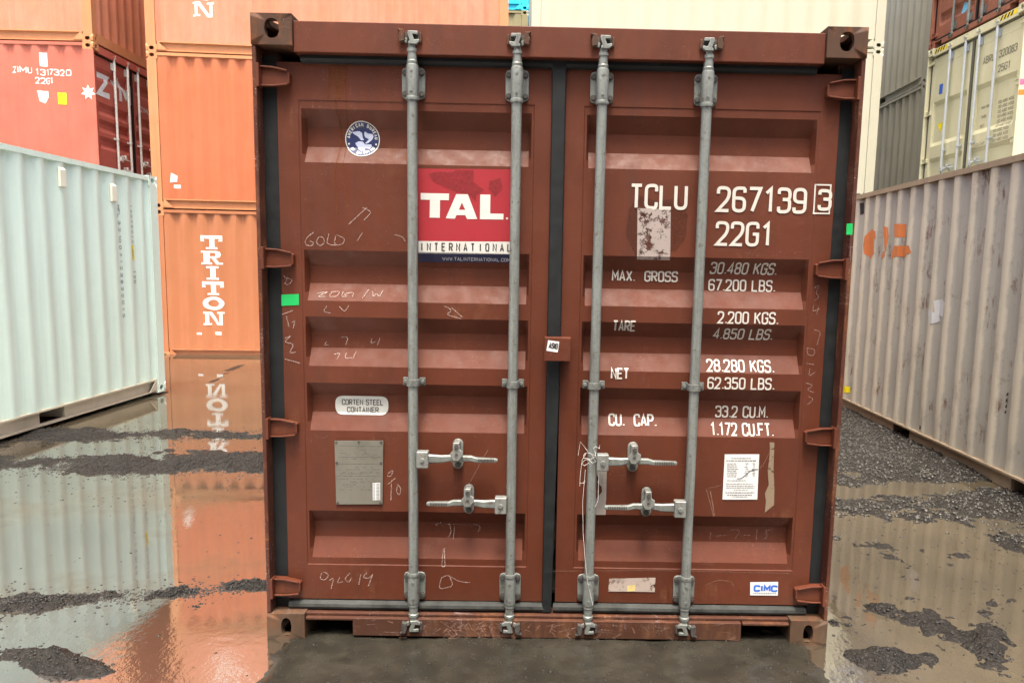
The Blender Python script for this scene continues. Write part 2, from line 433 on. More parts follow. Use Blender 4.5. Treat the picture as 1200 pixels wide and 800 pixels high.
def container(name, label, loc, rz, paintm, railm=None, castm=None, H=STD, pitch=.278, ph=.19, seed=0, dent=.003, group=None, doors=None, front=None, depth=.036,
              sides=(1, -1), det=False, main=False, roofm=None, endm=None):
    root = thing(name, label, 'container', loc, rz, group)
    railm = railm or paintm; castm = castm or railm
    bx = Box(root, H, pitch, ph, depth, dent=dent, seed=seed)
    bev = .004 if det else 0
    # corner posts: at the door end an outer flange and a set-back web; at the blind end a square post
    for sx in (-1, 1):
        mb = MB()
        mb.box(sx*HW, sx*(HW-.017), .004, .10, .118, H-.118)
        mb.box(sx*(HW-.002), sx*(HW-.075), .093, .16, .118, H-.118)
        mb.build('corner_post', railm, root, bevel=bev)
        MB().box(sx*HW, sx*(HW-.11), L20-.16, L20-.004, .118, H-.118).build('corner_post', railm, root, bevel=bev)
        # top rail and set-back bottom rail with the two forklift pockets
        MB().box(sx*(HW-.004), sx*(HW-.06), .179, L20-.179, H-.062, H-.012).build('top_rail', railm, root, bevel=bev)
        mb = MB(); yc = L20/2; xo = HW-.05
        cuts = [.162, yc-1.025-.18, yc-1.025+.18, yc+1.025-.18, yc+1.025+.18, L20-.162]
        for a, b in ((0, 1), (2, 3), (4, 5)):
            mb.box(sx*xo, sx*(xo-.012), cuts[a], cuts[b], .03, .15)
        mb.box(sx*(HW-.008), sx*(xo-.03), .179, L20-.179, .15, .167)
        mb.box(sx*(HW-.02), sx*(xo-.03), .179, L20-.179, .014, .03)
        for c in (yc-1.025, yc+1.025):
            for e in (-.18, .18): mb.box(sx*(xo-.013), sx*(xo-.25), c+e-.004, c+e+.004, .03, .15)
        for yy, dr in ((.179, 1), (L20-.179, -1)):
            mb.prism([(yy, .03), (yy+dr*.16, .03), (yy+dr*.03, .15), (yy, .15)], 'x', sx*(HW-.006), sx*(HW-.014))
        mb.build('bottom_rail', railm, root)
    for sx in (-1, 1):
        for y, sy in ((0, 1), (L20, -1)):
            for z, top in ((0, False), (H, True)):
                casting('corner_casting', castm, root, sx*HW, y, z, -sx, sy, 1, top, det)
    # side panels
    zz = [bx.z0+(bx.z1-bx.z0)*i/14 for i in range(15)]
    for sx in sides:
        ys = bx.ycuts; vs = []; fs = []
        for z in zz:
            for y in ys:
                vs.append((bx.side_x(sx, y, z), y, z))
        n = len(ys)
        for i in range(len(zz)-1):
            for j in range(n-1):
                fs.append((i*n+j, i*n+j+1, (i+1)*n+j+1, (i+1)*n+j))
        o = MB().add(vs, fs).build('side_panel', paintm, root)
        # closure in the corrugation under the top rail and above the bottom rail
    MB().box(-HW+.06, HW-.06, .17, L20-.17, H-.03, H-.016).build('roof', roofm or paintm, root)
    MB().box(-HW+.085, HW-.085, .17, L20-.05, .152, .17).build('floor', simple('floor underside', (.06, .055, .05)), root)
    # blind end
    ys = corr_cuts(-HW+.11, HW-.11, .25, .02); vs = []; fs = []
    for z in (.12, H-.115):
        for x in ys: vs.append((x, L20-.02-corr(x-.02, .25)*.04, z))
    n = len(ys)
    for j in range(n-1): fs.append((j, j+1, n+j+1, n+j))
    MB().add(vs, fs).build('end_panel', endm or paintm, root)
    mb = MB(); mb.box(-HW+.163, HW-.163, L20-.06, L20-.008, .01, .13); mb.build('end_rail', railm, root); mb = MB(); mb.box(-HW+.163, HW-.163, L20-.06, L20-.008, H-.118, H-.012)
    mb.build('end_rail', railm, root)
    if front == 'blind':
        vs = []; fs = []
        for z in (.165, H-.16):
            for x in ys: vs.append((x, .02+corr(x-.02, .25)*.04, z))
        for j in range(n-1): fs.append((j, j+1, n+j+1, n+j))
        MB().add(vs, fs).build('end_panel', endm or paintm, root)
        mb = MB(); mb.box(-HW+.163, HW-.163, .008, .06, .01, .165); mb.build('end_rail', railm, root); mb = MB(); mb.box(-HW+.163, HW-.163, .008, .06, H-.16, H-.012)
        mb.build('end_rail', railm, root)
        for sx in (-1, 1): MB().box(sx*(HW-.018), sx*(HW-.113), .012, .092, .118, H-.118).build('end_post', railm, root)
    if doors: doors(bx, paintm, railm)
    return bx

# ---- doors
PROF_STD = [(2.246, 2.177, 2.101, 2.033), (1.678, 1.614, 1.540, 1.468), (1.401, 1.337, 1.266, 1.192), (1.120, 1.065, .988, .914), (.560, .501, .430, .349)]
class Door:
    def __init__(s, x0, x1, xa, xb, z0, z1, prof, seam, depth=.042, dent=.0013):
        s.x0, s.x1, s.xa, s.xb, s.z0, s.z1, s.prof, s.seam, s.depth, s.dent = x0, x1, xa, xb, z0, z1, prof, seam, depth, dent
        s.rc = .011
        s.xc = sorted([x0, xa, xa+s.rc, xb-s.rc, xb, x1]); zc = {z0, z1, seam[0], seam[0]+.004, seam[1], seam[1]-.004}
        for p in prof: zc |= set(p)
        s.zc = sorted(zc)
    def y(s, x, z):
        d = 0
        for a, b, c, e in s.prof:
            if e < z < a:
                d = (a-z)/(a-b) if z > b else 1 if z > c else (z-e)/(c-e)
        rx = max(0, min(1, (x-s.xa)/s.rc, (s.xb-x)/s.rc))
        y = DY+d*rx*s.depth
        if s.xa-.012 < x < s.xb+.012 and s.seam[0] < z < s.seam[1]:
            y += .003*min(1, (z-s.seam[0])/.004, (s.seam[1]-z)/.004)
        y += (mnoise.noise(Vector((x*2.3, z*2.1, 3.3)))*2+mnoise.noise(Vector((x*6, z*5, 8.1))))*s.dent
        return y
    def build(s, m, root, step=.03):
        def refine(c):
            out = []
            for a, b in zip(c, c[1:]):
                k = max(1, int((b-a)/step)); out += [a+(b-a)*i/k for i in range(k)]
            return out+[c[-1]]
        e = .0006
        xs = refine(sorted(set(s.xc+[s.xa-.012, s.xa-.008, s.xb+.008, s.xb+.012]))); zs = refine(s.zc); n = len(xs); vs = []; fs = []
        for z in zs:
            for x in xs: vs.append((x, s.y(x, z), z))
        for i in range(len(zs)-1):
            for j in range(n-1): fs.append((i*n+j, i*n+j+1, (i+1)*n+j+1, (i+1)*n+j))
        mb = MB().add(vs, fs)
        # returned edges of the leaf
        yb = .115; rim = [i for i in range(n)]+[i*n+n-1 for i in range(1, len(zs))]+[(len(zs)-1)*n+j for j in range(n-2, -1, -1)]+[i*n for i in range(len(zs)-2, 0, -1)]
        k = len(rim); v2 = [vs[i] for i in rim]+[(vs[i][0], yb, vs[i][2]) for i in rim]
        mb.add(v2, [(i, (i+1) % k, k+(i+1) % k, k+i) for i in range(k)])
        o = mb.build('door', m, root); o.data.set_sharp_from_angle(angle=R(14)); return o
    def conform(s, u, v, off): return (u, s.y(u, v)-off, v)

def lock_bar(root, x, zt, zb, barm, castm, dark, side, H, guides=(1.135,), lod=0):
    """one locking bar (part) with its brackets, cams and guides (sub-parts). side: +1 cam keeper lug on the right"""
    yc = .022; dz = H-STD
    o = MB().tube([(x, yc, .235), (x, yc, 1.2), (x, yc, 2.35+dz)], .0206, 20 if not lod else 8).build('locking_bar', barm, root)
    for up in (1, -1):
        z0 = (2.284+dz) if up > 0 else .297
        f = lambda d: z0+up*d
        mb = MB()
        prof = [(-.008, .0255), (-.001, .0268), (.006, .0258), (.008, .0228), (.02, .0240), (.118, .0252), (.128, .0240), (.131, .0205), (.142, .0220), (.146, .0190), (.176, .0185), (.179, .0220), (.190, .0220), (.193, .0180), (.208, .0180)]
        mb.tube([(x, yc, f(d)) for d, r in prof], [r for d, r in prof], 20 if not lod else 8)
        if not lod:
            for zz in (.03, .105): mb.cyl((x, yc-.0275, f(zz)), 'y', .0055, .008, 8)
        mb.build('bearing_sleeve', barm, o)
        mb = MB(); hw = .047; zz0, zz1 = sorted((f(.004), f(.128)))
        c = .016
        mb.prism([(x-hw, zz0+c), (x-hw+c*.3, zz0+c*.3), (x-hw+c, zz0), (x+hw-c, zz0), (x+hw-c*.3, zz0+c*.3), (x+hw, zz0+c), (x+hw, zz1-c), (x+hw-c*.3, zz1-c*.3), (x+hw-c, zz1), (x-hw+c, zz1), (x-hw+c*.3, zz1-c*.3), (x-hw, zz1-c)], 'y', DY-.013, DY-.002)
        mb.box(x-.019, x+.019, yc+.008, DY-.0125, zz0+.008, zz1-.008)
        mb.build('bearing_bracket', barm, o, bevel=0 if lod else .003)
        if not lod:
            for sx in (-1, 1):
                for zz in (.024, .106):
                    b = MB().cyl((x+sx*.034, DY-.021, f(zz)), 'y', .0095, .009, 6)
                    b.cyl((x+sx*.034, DY-.0145, f(zz)), 'y', .012, .003, 12)
                    b.build('bolt', dark, o)
        # cam: a forged head with a hooked finger each side, caught behind the keeper lugs
        mb = MB(); e = side
        q = lambda pts: [(x-e*a, f(b)) for a, b in pts]
        mb.prism(q([(-.012, .203), (.020, .203), (.032, .212), (.032, .222), (.012, .219), (.004, .240), (.026, .240), (.026, .252), (-.014, .253), (-.016, .244), (-.006, .216), (-.012, .212)]), 'y', yc-.026, yc-.008)
        mb.prism(q([(-.030, .212), (-.018, .206), (-.015, .222), (-.026, .230)]), 'y', yc-.022, yc-.004)
        mb.build('cam', barm, o, bevel=0 if lod else .002)
        mb = MB(); mb.prism(q([(-.030, .208), (.028, .208), (.030, .248), (-.024, .250)]), 'y', yc-.006, .0115); mb.build('cam_seat', dark, o)
        mb = MB()
        mb.prism(q([(-.026, .212), (-.046, .206), (-.050, .232), (-.044, .246), (-.056, .258), (-.030, .256), (-.024, .236)]), 'y', -.012, .0115)
        mb.build('cam_keeper', dark if up < 0 else castm, o, bevel=0 if lod else .003)
        mb = MB(); mb.prism(q([(.033, .206), (.041, .212), (.041, .244), (.030, .250)]), 'y', -.002, .0115)
        mb.build('cam_keeper', dark if up < 0 else castm, o, bevel=0 if lod else .003)
    for zg in guides:
        mb = MB()
        for sx in (-1, 1): mb.box(x+sx*.023, x+sx*.047, DY-.014, DY-.002, zg-.017, zg+.017)
        n = 10; ring = [(x+.027*math.cos(math.pi*i/n), yc-.027*math.sin(math.pi*i/n)) for i in range(n+1)]
        ring += [(x-.027, DY-.003), (x-.0228, DY-.003)]+[(x-.0228*math.cos(math.pi*i/n), yc-.0228*math.sin(math.pi*i/n)) for i in range(n+1)]+[(x+.0228, DY-.003), (x+.027, DY-.003)]
        mb.prism(ring, 'z', zg-.015, zg+.015)
        for sx in (-1, 1): mb.cyl((x+sx*.036, DY-.024, zg), 'y', .009, .012, 6)
        mb.build('bar_guide', MATS['dull cast steel'] if not lod else barm, o, bevel=0 if lod else .002)
    return o
def handle(bar, x, z, tip, hub, hubz, m, dark, lod=0):
    """swinging door handle pinned to a bar at (x,z) and reaching to x = tip, held by a catch at x = hub"""
    e = 1 if tip > x else -1; y = .012
    mb = MB(); mb.box(x+e*.018, x+e*.068, -.014, .028, z-.036, z+.036)
    o = mb.build('handle', m, bar, bevel=0 if lod else .005)
    mb = MB()
    secs = [(.064, .020, .007), (.12, .017, .008), (abs(hub-x)-.03, .014, .008), (abs(hub-x)+.06, .013, .008), (abs(hub-x)+.085, .011, .010), (abs(tip-x)-.008, .0085, .009), (abs(tip-x), .006, .006)]
    vs = []; fs = []
    for i, (d, hz, hy) in enumerate(secs):
        zz = z+(.004 if 1 < i < 4 else -.002*(i > 3)); px = x+e*d
        vs += [(px, y-hy, zz-hz*.7), (px, y-hy, zz+hz*.7), (px, y-hy*.3, zz+hz), (px, y+hy, zz+hz), (px, y+hy, zz-hz), (px, y-hy*.3, zz-hz)]
    for i in range(len(secs)-1):
        for k in range(6): fs.append((i*6+k, i*6+(k+1) % 6, i*6+6+(k+1) % 6, i*6+6+k))
    fs += [tuple(range(6)), tuple(range((len(secs)-1)*6, len(secs)*6))[::-1]]
    mb.add(vs, fs)
    mb.cyl((x+e*.043, -.02, z), 'y', .011, .01, 6)
    mb.build('lever', MATS['galvanised bar'] if not lod else m, bar, bevel=0 if lod else .002)
    if not lod:
        g = MB(); a = abs(hub-x)+.09
        for i in range(11):
            d = a+(abs(tip-x)-a-.02)*i/10
            g.box(x+e*d, x+e*(d+.004), y-.0115, y-.009, z-.009, z+.006)
        g.build('grip', dark, bar)
    mb = MB(); n = 9
    def pill(cx, cz, hw, hh, tilt=0):
        p = [(cx+hw*math.cos(math.pi*i/n), cz+hh+hw*math.sin(math.pi*i/n)) for i in range(n+1)]+[(cx-hw*math.cos(math.pi*i/n), cz-hh-hw*math.sin(math.pi*i/n)) for i in range(n+1)]
        return [(cx+(a-cx)*math.cos(tilt)-(b-cz)*math.sin(tilt), cz+(a-cx)*math.sin(tilt)+(b-cz)*math.cos(tilt)) for a, b in p]
    mb.prism(pill(hub, hubz, .0225, .042), 'y', DY-.02, DY-.002)
    mb.box(hub-.018, hub+.018, .024, DY-.02, hubz-.02, hubz-.008)
    mb.build('handle_hub', m, bar, bevel=0 if lod else .003)
    mb = MB()
    mb.prism([(hub-.029, hubz+.010), (hub-.014, hubz-.016), (hub+.008, hubz-.018), (hub+.028, hubz+.006), (hub+.027, hubz+.024), (hub+.013, hubz+.034), (hub+.012, hubz+.062), (hub-.014, hubz+.062), (hub-.015, hubz+.030)], 'y', -.012, -.004)
    mb.box(hub-.012, hub+.012, -.006, DY-.02, hubz+.034, hubz+.058)
    mb.build('handle_catch', m, bar, bevel=0 if lod else .003)
    if not lod:
        for cc, rr, hh, nn in (((hub, -.018, hubz+.046), .009, .008, 6), ((hub, DY-.026, hubz-.048), .012, .007, 10), ((hub, -.0145, hubz+.012), .006, .004, 10)):
            MB().cyl(cc, 'y', rr, hh, nn).build('bolt', dark, bar)
def hinge(door, xo, z, e, m, bev=True):
    """strap hinge on the outer edge: e = +1 when the door lies to the right of the post"""
    mb = MB(); h = .040; l = .136
    poly = [(xo+e*.014, z+h-.006), (xo+e*.07, z+h*.95-.006), (xo+e*(l-.012), z+h*.66-.005), (xo+e*l, z+h*.40), (xo+e*l, z-h*.62), (xo+e*(l-.010), z-h*.86+.004), (xo+e*.07, z-h+.006), (xo+e*.014, z-h+.006)]
    mb.prism(poly, 'y', .036, DY+.012)
    for p in ([(xo+e*.014, z+h), (xo+e*.07, z+h*.95), (xo+e*(l-.006), z+h*.64)], [(xo+e*(l-.006), z-h*.84+.007), (xo+e*.07, z-h+.007), (xo+e*.014, z-h+.007)]):
        mb.prism(p+[(a, b-.007) for a, b in p[::-1]], 'y', .024, .0355)
    mb.box(*sorted((xo+e*.002, xo+e*.026)), .0045, .05, z-h-.006, z+h+.004)
    return mb.build('hinge', m, door, bevel=.0025 if bev else 0)

def std_doors(colm, bars, castm, prof=PROF_STD, lod=1, gm=None, handles=True, seam=(.316, 2.28), extra=None, lit=False):
    def f(bx, paintm, railm):
        root = bx.root; dz = bx.H-STD
        gm_ = gm or MATS['rubber']; dk = MATS['dark steel']
        mb = MB(); mb.box(-HW+.163, HW-.163, .012, .14, 2.450+dz, bx.H-.022); mb.build('door_header', colm, root, bevel=.004 if not lod else 0)
        mb = MB(); mb.box(-.852, .845, .010, .12, .017, .098)
        for sx in (-1, 1): mb.box(sx*.85, sx*1.056, .010, .1, .086, .0985)
        mb.box(-1.14, 1.14, .03, .12, .0985, .112)
        mb.build('door_sill', railm, root, bevel=.004 if not lod else 0)
        D = []
        for s in (-1, 1):
            if s < 0: d = Door(-1.143, -.030, -1.048, -.110, .160, 2.425+dz, prof, (seam[0], seam[1]+dz))
            else: d = Door(.028, 1.150, .116, 1.062, .160, 2.425+dz, prof, (seam[0], seam[1]+dz))
            if lod: d.dent = .0005
            do = d.build(colm, root, .03 if not lod else .3)
            xo = s*HW
            g = MB()   # hinge-side seal, top seal, bottom seal
            xin = d.x0 if s < 0 else d.x1
            g.box(s*(HW-.018), xin, .07, .09, .1125, 2.45+dz)
            g.tube([(s*1.04, .062, 2.439+dz), ((d.x1 if s < 0 else d.x0)-s*0.002, .062, 2.439+dz)], .0205, 10)
            g.build('door_seal', gm_, do)
            MB().tube([(s*1.14, .066, .134), (s*.6, .064, .1345), (s*.3, .062, .136), (s*.02, .066, .134)], .0205, 10).build('bottom_seal', gm_ if lod else MATS['dusty rubber'], do)
            for zh in (2.360+dz, 1.641+dz*.6, .930+dz*.3, .226): hinge(do, xo, zh, -s, colm, not lod)
            D.append((d, do))
        g = MB(); g.prism([(-.029, .115), (.012, .115), (.027, 1.2), (.027, 2.41+dz), (.040, 2.462+dz), (-.040, 2.462+dz), (-.030, 2.39+dz)], 'y', .046, .063)
        g.build('centre_seal', gm_, root, bevel=.006 if not lod else 0)
        BX = (-.589, -.171, .172, .594); Bo = []
        for i, x in enumerate(BX):
            Bo.append(lock_bar(root, x, 0, 0, bars, castm, dk, (-1, 1, -1, 1)[i], bx.H, lod=lod))
        if handles:
            handle(Bo[0], -.589, .811, -.23, -.402, .826, MATS.get('pale galvanised handle') if not lod else bars, dk, lod)
            handle(Bo[1], -.171, .617, -.531, -.354, .627, MATS.get('pale galvanised handle') if not lod else bars, dk, lod)
            handle(Bo[2], .172, .811, .533, .348, .825, MATS.get('pale galvanised handle') if not lod else bars, dk, lod)
            handle(Bo[3], .594, .613, .229, .414, .627, MATS.get('pale galvanised handle') if not lod else bars, dk, lod)
        if extra: extra(bx, D, Bo)
    return f

simple('rubber', (.010, .012, .013), .62, 0, .35, 18, .25)
simple('dusty rubber', (.040, .043, .041), .75, 0, .6, 9, .2)
simple('dull cast steel', (.13, .14, .13), .6, .2, .45, 50)
simple('dark steel', (.07, .065, .06), .6, .3, .4, 60)

# ------------------------------------------------------------------ ground: mud, standing water, gravel
def vnoise(x, y, seed):
    xi = np.floor(x).astype(np.int64); yi = np.floor(y).astype(np.int64); xf = x-xi; yf = y-yi
    def h(a, b):
        n = (a*374761393+b*668265263+seed*974634777) & 0xffffffff
        n = ((n ^ (n >> 13))*1274126177) & 0xffffffff
        return ((n ^ (n >> 16)) & 0xffff)/65535.0
    u = xf*xf*(3-2*xf); v = yf*yf*(3-2*yf)
    return (h(xi, yi)*(1-u)+h(xi+1, yi)*u)*(1-v)+(h(xi, yi+1)*(1-u)+h(xi+1, yi+1)*u)*v-.5
def fbm(x, y, sc, oct_, seed, gain=.55):
    s = 0; a = 1
    for i in range(oct_):
        s = s+a*vnoise(x*sc+17.3*i, y*sc-9.1*i, seed+i); a *= gain; sc *= 2.03
    return s
def sstep(a, b, t):
    t = np.clip((t-a)/(b-a), 0, 1); return t*t*(3-2*t)
def ground_h(x, y):
    wob = .22*fbm(x, y, .9, 3, 5)
    rag = .62+.9*np.clip(fbm(x, y, 2.6, 3, 71)+.5, 0, 1)          # ridges swell, break up and fray
    n = fbm(x, y, .8, 3, 21)*.024+fbm(x, y, 4, 3, 31)*.019+fbm(x, y, 14, 3, 41)*.022+fbm(x, y, 55, 2, 51)*.010
    h = -.034+n
    L = sstep(-.9, -1.5, x)
    # tyre ridges on the left, each with a broad frayed skirt
    y1 = 2.72+wob+.06*(x+3); y2 = 3.8+wob; y3 = .32+.19*(x+2.6)+.5*wob
    h = h+L*rag*(.033*np.exp(-((y-y1)/.24)**2)+.022*np.exp(-((y-y1)/.5)**2))
    h = h+L*rag*(.028*np.exp(-((y-y2)/.22)**2)+.017*np.exp(-((y-y2)/.5)**2))
    h = h+L*rag*(.030*np.exp(-((y-y3)/.075)**2)+.017*np.exp(-((y-y3)/.22)**2))
    h = h+rag*.075*np.exp(-((x+1.98)/.27)**2-((y+.22+.3*(x+1.98))/.075)**2)
    h = h+rag*.028*np.exp(-((x+1.3)/.25)**2-((y+.12)/.05)**2)
    h = h+L*np.exp(-((y-3.2-wob)/.62)**2)*(.013+.034*fbm(x, y, 3.5, 5, 141))+L*np.exp(-((y-.25-.19*(x+2.6))/.33)**2)*(.009+.030*fbm(x, y, 6, 5, 151))
    h = h+.026*rag*sstep(6.4, 7.2, y)*sstep(9.3, 8.4, y)
    # gravel on the right, a wet hollow in it, lumps and frayed mud in front of it
    G = sstep(1.2, 1.9, x)*sstep(1.40, 1.95, y+1.1*wob)
    h = h+G*.050-G*.030*np.exp(-((y-2.25-wob-.25*(x-2.3))/.16)**2)
    Rn = sstep(1.15, 1.4, x)*sstep(1.7, 1.3, y)
    h = h+Rn*(.026+.036*fbm(x, y, 5, 5, 83))
    h = h+rag*.060*np.exp(-((x-1.42)/.2)**2-((y+.11)/.065)**2)+rag*.050*np.exp(-((x-1.95)/.11)**2-((y-.03-1.1*(x-1.95))/.09)**2)
    h = h+rag*.030*np.exp(-((x-1.62)/.06)**2-((y-.33+1.3*(x-1.62))/.05)**2)+.020*sstep(1.9, 2.4, x)*np.exp(-((y-.45)/.1)**2)
    h = h+L*.020*sstep(.15, -.35, y)*(.55+1.2*fbm(x, y, 6, 4, 113))
    # murky silt before the doors, cut to the width of the container's dark reflection
    C = sstep(1.23, 1.08, np.abs(x+.01))*sstep(.3, .05, y)
    h = h*(1-.72*C)+C*.0215+C*.004*fbm(x, y, 3.2, 3, 97)
    # firm pads under the two side containers
    for cx, cy in ((-4.9, 6.0), (-5.05, .15), (-7.2, 6.0), (-7.3, .15)):
        h = h+.06*np.exp(-((x-cx)**2+(y-cy)**2)/.12)
    return h
def ridge_density(x, y):
    wob = .22*fbm(x, y, .9, 3, 5); y1 = 2.72+wob+.06*(x+3); y2 = 3.8+wob; y3 = .32+.19*(x+2.6)+.5*wob
    clump = .45+1.3*np.clip(fbm(x, y, 5, 3, 61)+.4, 0, 1)
    g = lambda t, a: np.exp(-(t/a)**2)
    d = .50*g(y-y1, .20)+.10*g(y-y1, .6)+.45*g(y-y2, .18)+.08*g(y-y2, .45)+.85*g(y-y3, .055)+.16*g(y-y3, .17)
    d = d+.12*np.exp(-((x+1.98)/.28)**2-((y+.22+.3*(x+1.98))/.08)**2)
    return np.clip(d*clump+.018*np.clip(fbm(x, y, 1.7, 3, 131)*2+.6, .1, 2), 0, 1)
def axis(dense0, dense1, d, outer):
    a = list(np.arange(dense0, dense1+1e-6, d)); s = d; t = dense1
    while t < outer: s = min(s*1.12, 12); t += s; a.append(t)
    s = d; t = dense0; pre = []
    while t > -outer: s = min(s*1.12, 12); t -= s; pre.append(t)
    return np.array(pre[::-1]+a)
gx = axis(-4.8, 3.9, .0125, 170); gy = axis(-.75, 4.4, .0125, 170)
GX, GY = np.meshgrid(gx, gy); GH = ground_h(GX, GY)
me = bpy.data.meshes.new('ground'); nx, ny = len(gx), len(gy)
me.vertices.add(nx*ny); me.vertices.foreach_set('co', np.stack([GX, GY, GH], -1).astype(np.float32).ravel())
ii = (np.arange(ny-1)[:, None]*nx+np.arange(nx-1)[None, :]).ravel()
quads = np.stack([ii, ii+1, ii+nx+1, ii+nx], -1).astype(np.int32)
me.loops.add(quads.size); me.loops.foreach_set('vertex_index', quads.ravel())
me.polygons.add(len(quads)); me.polygons.foreach_set('loop_start', np.arange(len(quads), dtype=np.int32)*4)
me.polygons.foreach_set('use_smooth', np.ones(len(quads), dtype=bool)); me.update(calc_edges=True); me.validate()
b = NB('wet mud and gravel')
n1 = b.noise(1.6, 5, .6); n2 = b.noise(30, 6, .7); n3 = b.noise(140, 4, .7)
v = b.n('ShaderNodeTexVoronoi'); v.inputs['Scale'].default_value = 95; b.l(b.tc.outputs['Object'], v.inputs['Vector'])
c = b.mix(b.ramp(n1, .38, .64), (.0095, .0082, .0068), (.022, .0185, .014))
c = b.mix(b.ramp(n2, .4, .66, 0, .75), c, (.009, .008, .0075))
sx_ = b.n('ShaderNodeSeparateXYZ'); b.l(b.tc.outputs['Object'], sx_.inputs[0])
silt_refl = b.math('MULTIPLY', b.ramp(b.math('ABSOLUTE', sx_.outputs[0]), 1.14, 1.24, 1, 0), b.ramp(sx_.outputs[1], .1, .3, 1, 0))   # murky silt, with the container's dark reflection painted into its colour
c = b.mix(b.ramp(v.outputs['Color'], .55, .9, 0, .55), c, (.045, .041, .035))
c = b.mix(silt_refl, c, b.mix(b.ramp(n2, .45, .7, 0, .25), b.mix(b.ramp(b.noise(5, 5, .65), .40, .66), (.0185, .0172, .0132), (.034, .031, .0235)), (.012, .0112, .009)))
hgt = b.math('ADD', b.math('MULTIPLY', n2, 1.), b.math('ADD', b.math('MULTIPLY', n3, .5), b.math('MULTIPLY', v.outputs['Distance'], -.6)))
hgt = b.math('MULTIPLY', hgt, b.mixf(silt_refl, 1., .06))
b.bsdf(c, b.mixf(silt_refl, b.ramp(n2, .3, .7, .2, .52), b.ramp(n2, .3, .7, .10, .26)), 0, b.mixf(silt_refl, .22, .34), bump=hgt, bstr=.7, bdist=.014)
me.materials.append(b.m)
o = bpy.data.objects.new('ground', me); COL.objects.link(o); o['kind'] = 'structure'

# the water film: opaque with silt, mirror-like at a low angle
WZ = .003
me = bpy.data.meshes.new('water'); me.from_pydata([(-170, -170, WZ), (170, -170, WZ), (170, 170, WZ), (-170, 170, WZ)], [], [(0, 1, 2, 3)])
b = NB('silty puddle water')
n1 = b.noise(.9, 5, .6); n2 = b.noise(5, 6, .65); n3 = b.noise(26, 4, .6, b.map((1, .6, 1)))
sx_ = b.n('ShaderNodeSeparateXYZ'); b.l(b.tc.outputs['Object'], sx_.inputs[0])
# clear standing water on the left, stirred-up silt on the right and far back
silty = b.math('MAXIMUM', b.ramp(sx_.outputs[0], .9, 1.6), b.ramp(sx_.outputs[1], 3.3, 4.4, 0, 1.))
silty = b.math('MAXIMUM', silty, b.ramp(n1, .52, .64, 0, .7))
c = b.mix(silty, b.mix(b.ramp(n1, .35, .65), (.030, .026, .019), (.055, .044, .030)), b.mix(b.ramp(n1, .35, .65), (.046, .038, .025), (.075, .061, .039)))
c = b.mix(b.ramp(n2, .42, .7, 0, .4), c, (.045, .038, .028))
df = b.n('ShaderNodeBsdfDiffuse'); b.l(c, df.inputs[0])
gl = b.n('ShaderNodeBsdfGlossy'); gl.inputs['Color'].default_value = (.97, .97, .96, 1)
b.l(b.ramp(b.noise(2.2, 5, .7), .5, .8, .002, .045), gl.inputs['Roughness'])
bp = b.n('ShaderNodeBump'); b.l(b.math('ADD', b.ramp(b.noise(1.1, 4, .6), .5, .75, .008, .05), b.ramp(sx_.outputs[1], .3, -.35, 0, .09)), bp.inputs['Strength']); bp.inputs['Distance'].default_value = .012
b.l(b.math('ADD', n3, b.math('MULTIPLY', n2, 1.5)), bp.inputs['Height']); b.l(bp.outputs[0], gl.inputs['Normal'])
fr = b.n('ShaderNodeFresnel'); b.l(b.mixf(silty, 8.0, 1.7), fr.inputs['IOR']); b.l(bp.outputs[0], fr.inputs['Normal'])
mx = b.n('ShaderNodeMixShader'); b.l(fr.outputs[0], mx.inputs[0]); b.l(df.outputs[0], mx.inputs[1]); b.l(gl.outputs[0], mx.inputs[2])
b.l(mx.outputs[0], b.out.inputs[0])
me.materials.append(b.m)
o = bpy.data.objects.new('water', me); COL.objects.link(o); o['kind'] = 'structure'

# loose stones, far too many to count: one object each for dark lumps and for the gravel on the right
def stones(name, label, pts, rad, mat):
    bm = bmesh.new(); bmesh.ops.create_icosphere(bm, subdivisions=1, radius=1)
    bv = np.array([v.co[:] for v in bm.verts]); bf = np.array([[v.index for v in f.verts] for f in bm.faces]); bm.free()
    n = len(pts); nv = len(bv)
    jit = 1+.38*(rng.random((n, nv, 1))-.5)*2
    sc = rad[:, None, None]*np.stack([.8+.7*rng.random(n), .8+.7*rng.random(n), .5+.4*rng.random(n)], -1)[:, None, :]
    a = rng.random(n)*6.283; ca, sa = np.cos(a), np.sin(a)
    P = bv[None]*jit*sc
    X = P[..., 0]*ca[:, None]-P[..., 1]*sa[:, None]; Y = P[..., 0]*sa[:, None]+P[..., 1]*ca[:, None]
    V = np.stack([X+pts[:, 0:1], Y+pts[:, 1:2], P[..., 2]+pts[:, 2:3]], -1).reshape(-1, 3).astype(np.float32)
    F = (bf[None]+(np.arange(n)*nv)[:, None, None]).reshape(-1, 3).astype(np.int32)
    me = bpy.data.meshes.new(name); me.vertices.add(len(V)); me.vertices.foreach_set('co', V.ravel())
    me.loops.add(F.size); me.loops.foreach_set('vertex_index', F.ravel())
    me.polygons.add(len(F)); me.polygons.foreach_set('loop_start', np.arange(len(F), dtype=np.int32)*3); me.update(calc_edges=True)
    me.materials.append(mat); o = bpy.data.objects.new(name, me); COL.objects.link(o)
    o['kind'] = 'stuff'; o['label'] = label; o['category'] = 'gravel'; return o
def stone_mat(name, c0, c1, rough):
    b = NB(name); n = b.noise(42, 3, .6)
    b.bsdf(b.mix(b.ramp(n, .35, .65), c0, c1), b.ramp(n, .3, .7, rough-.12, rough+.15), 0, .5, bump=b.noise(300, 3), bstr=.3, bdist=.002); return b.m
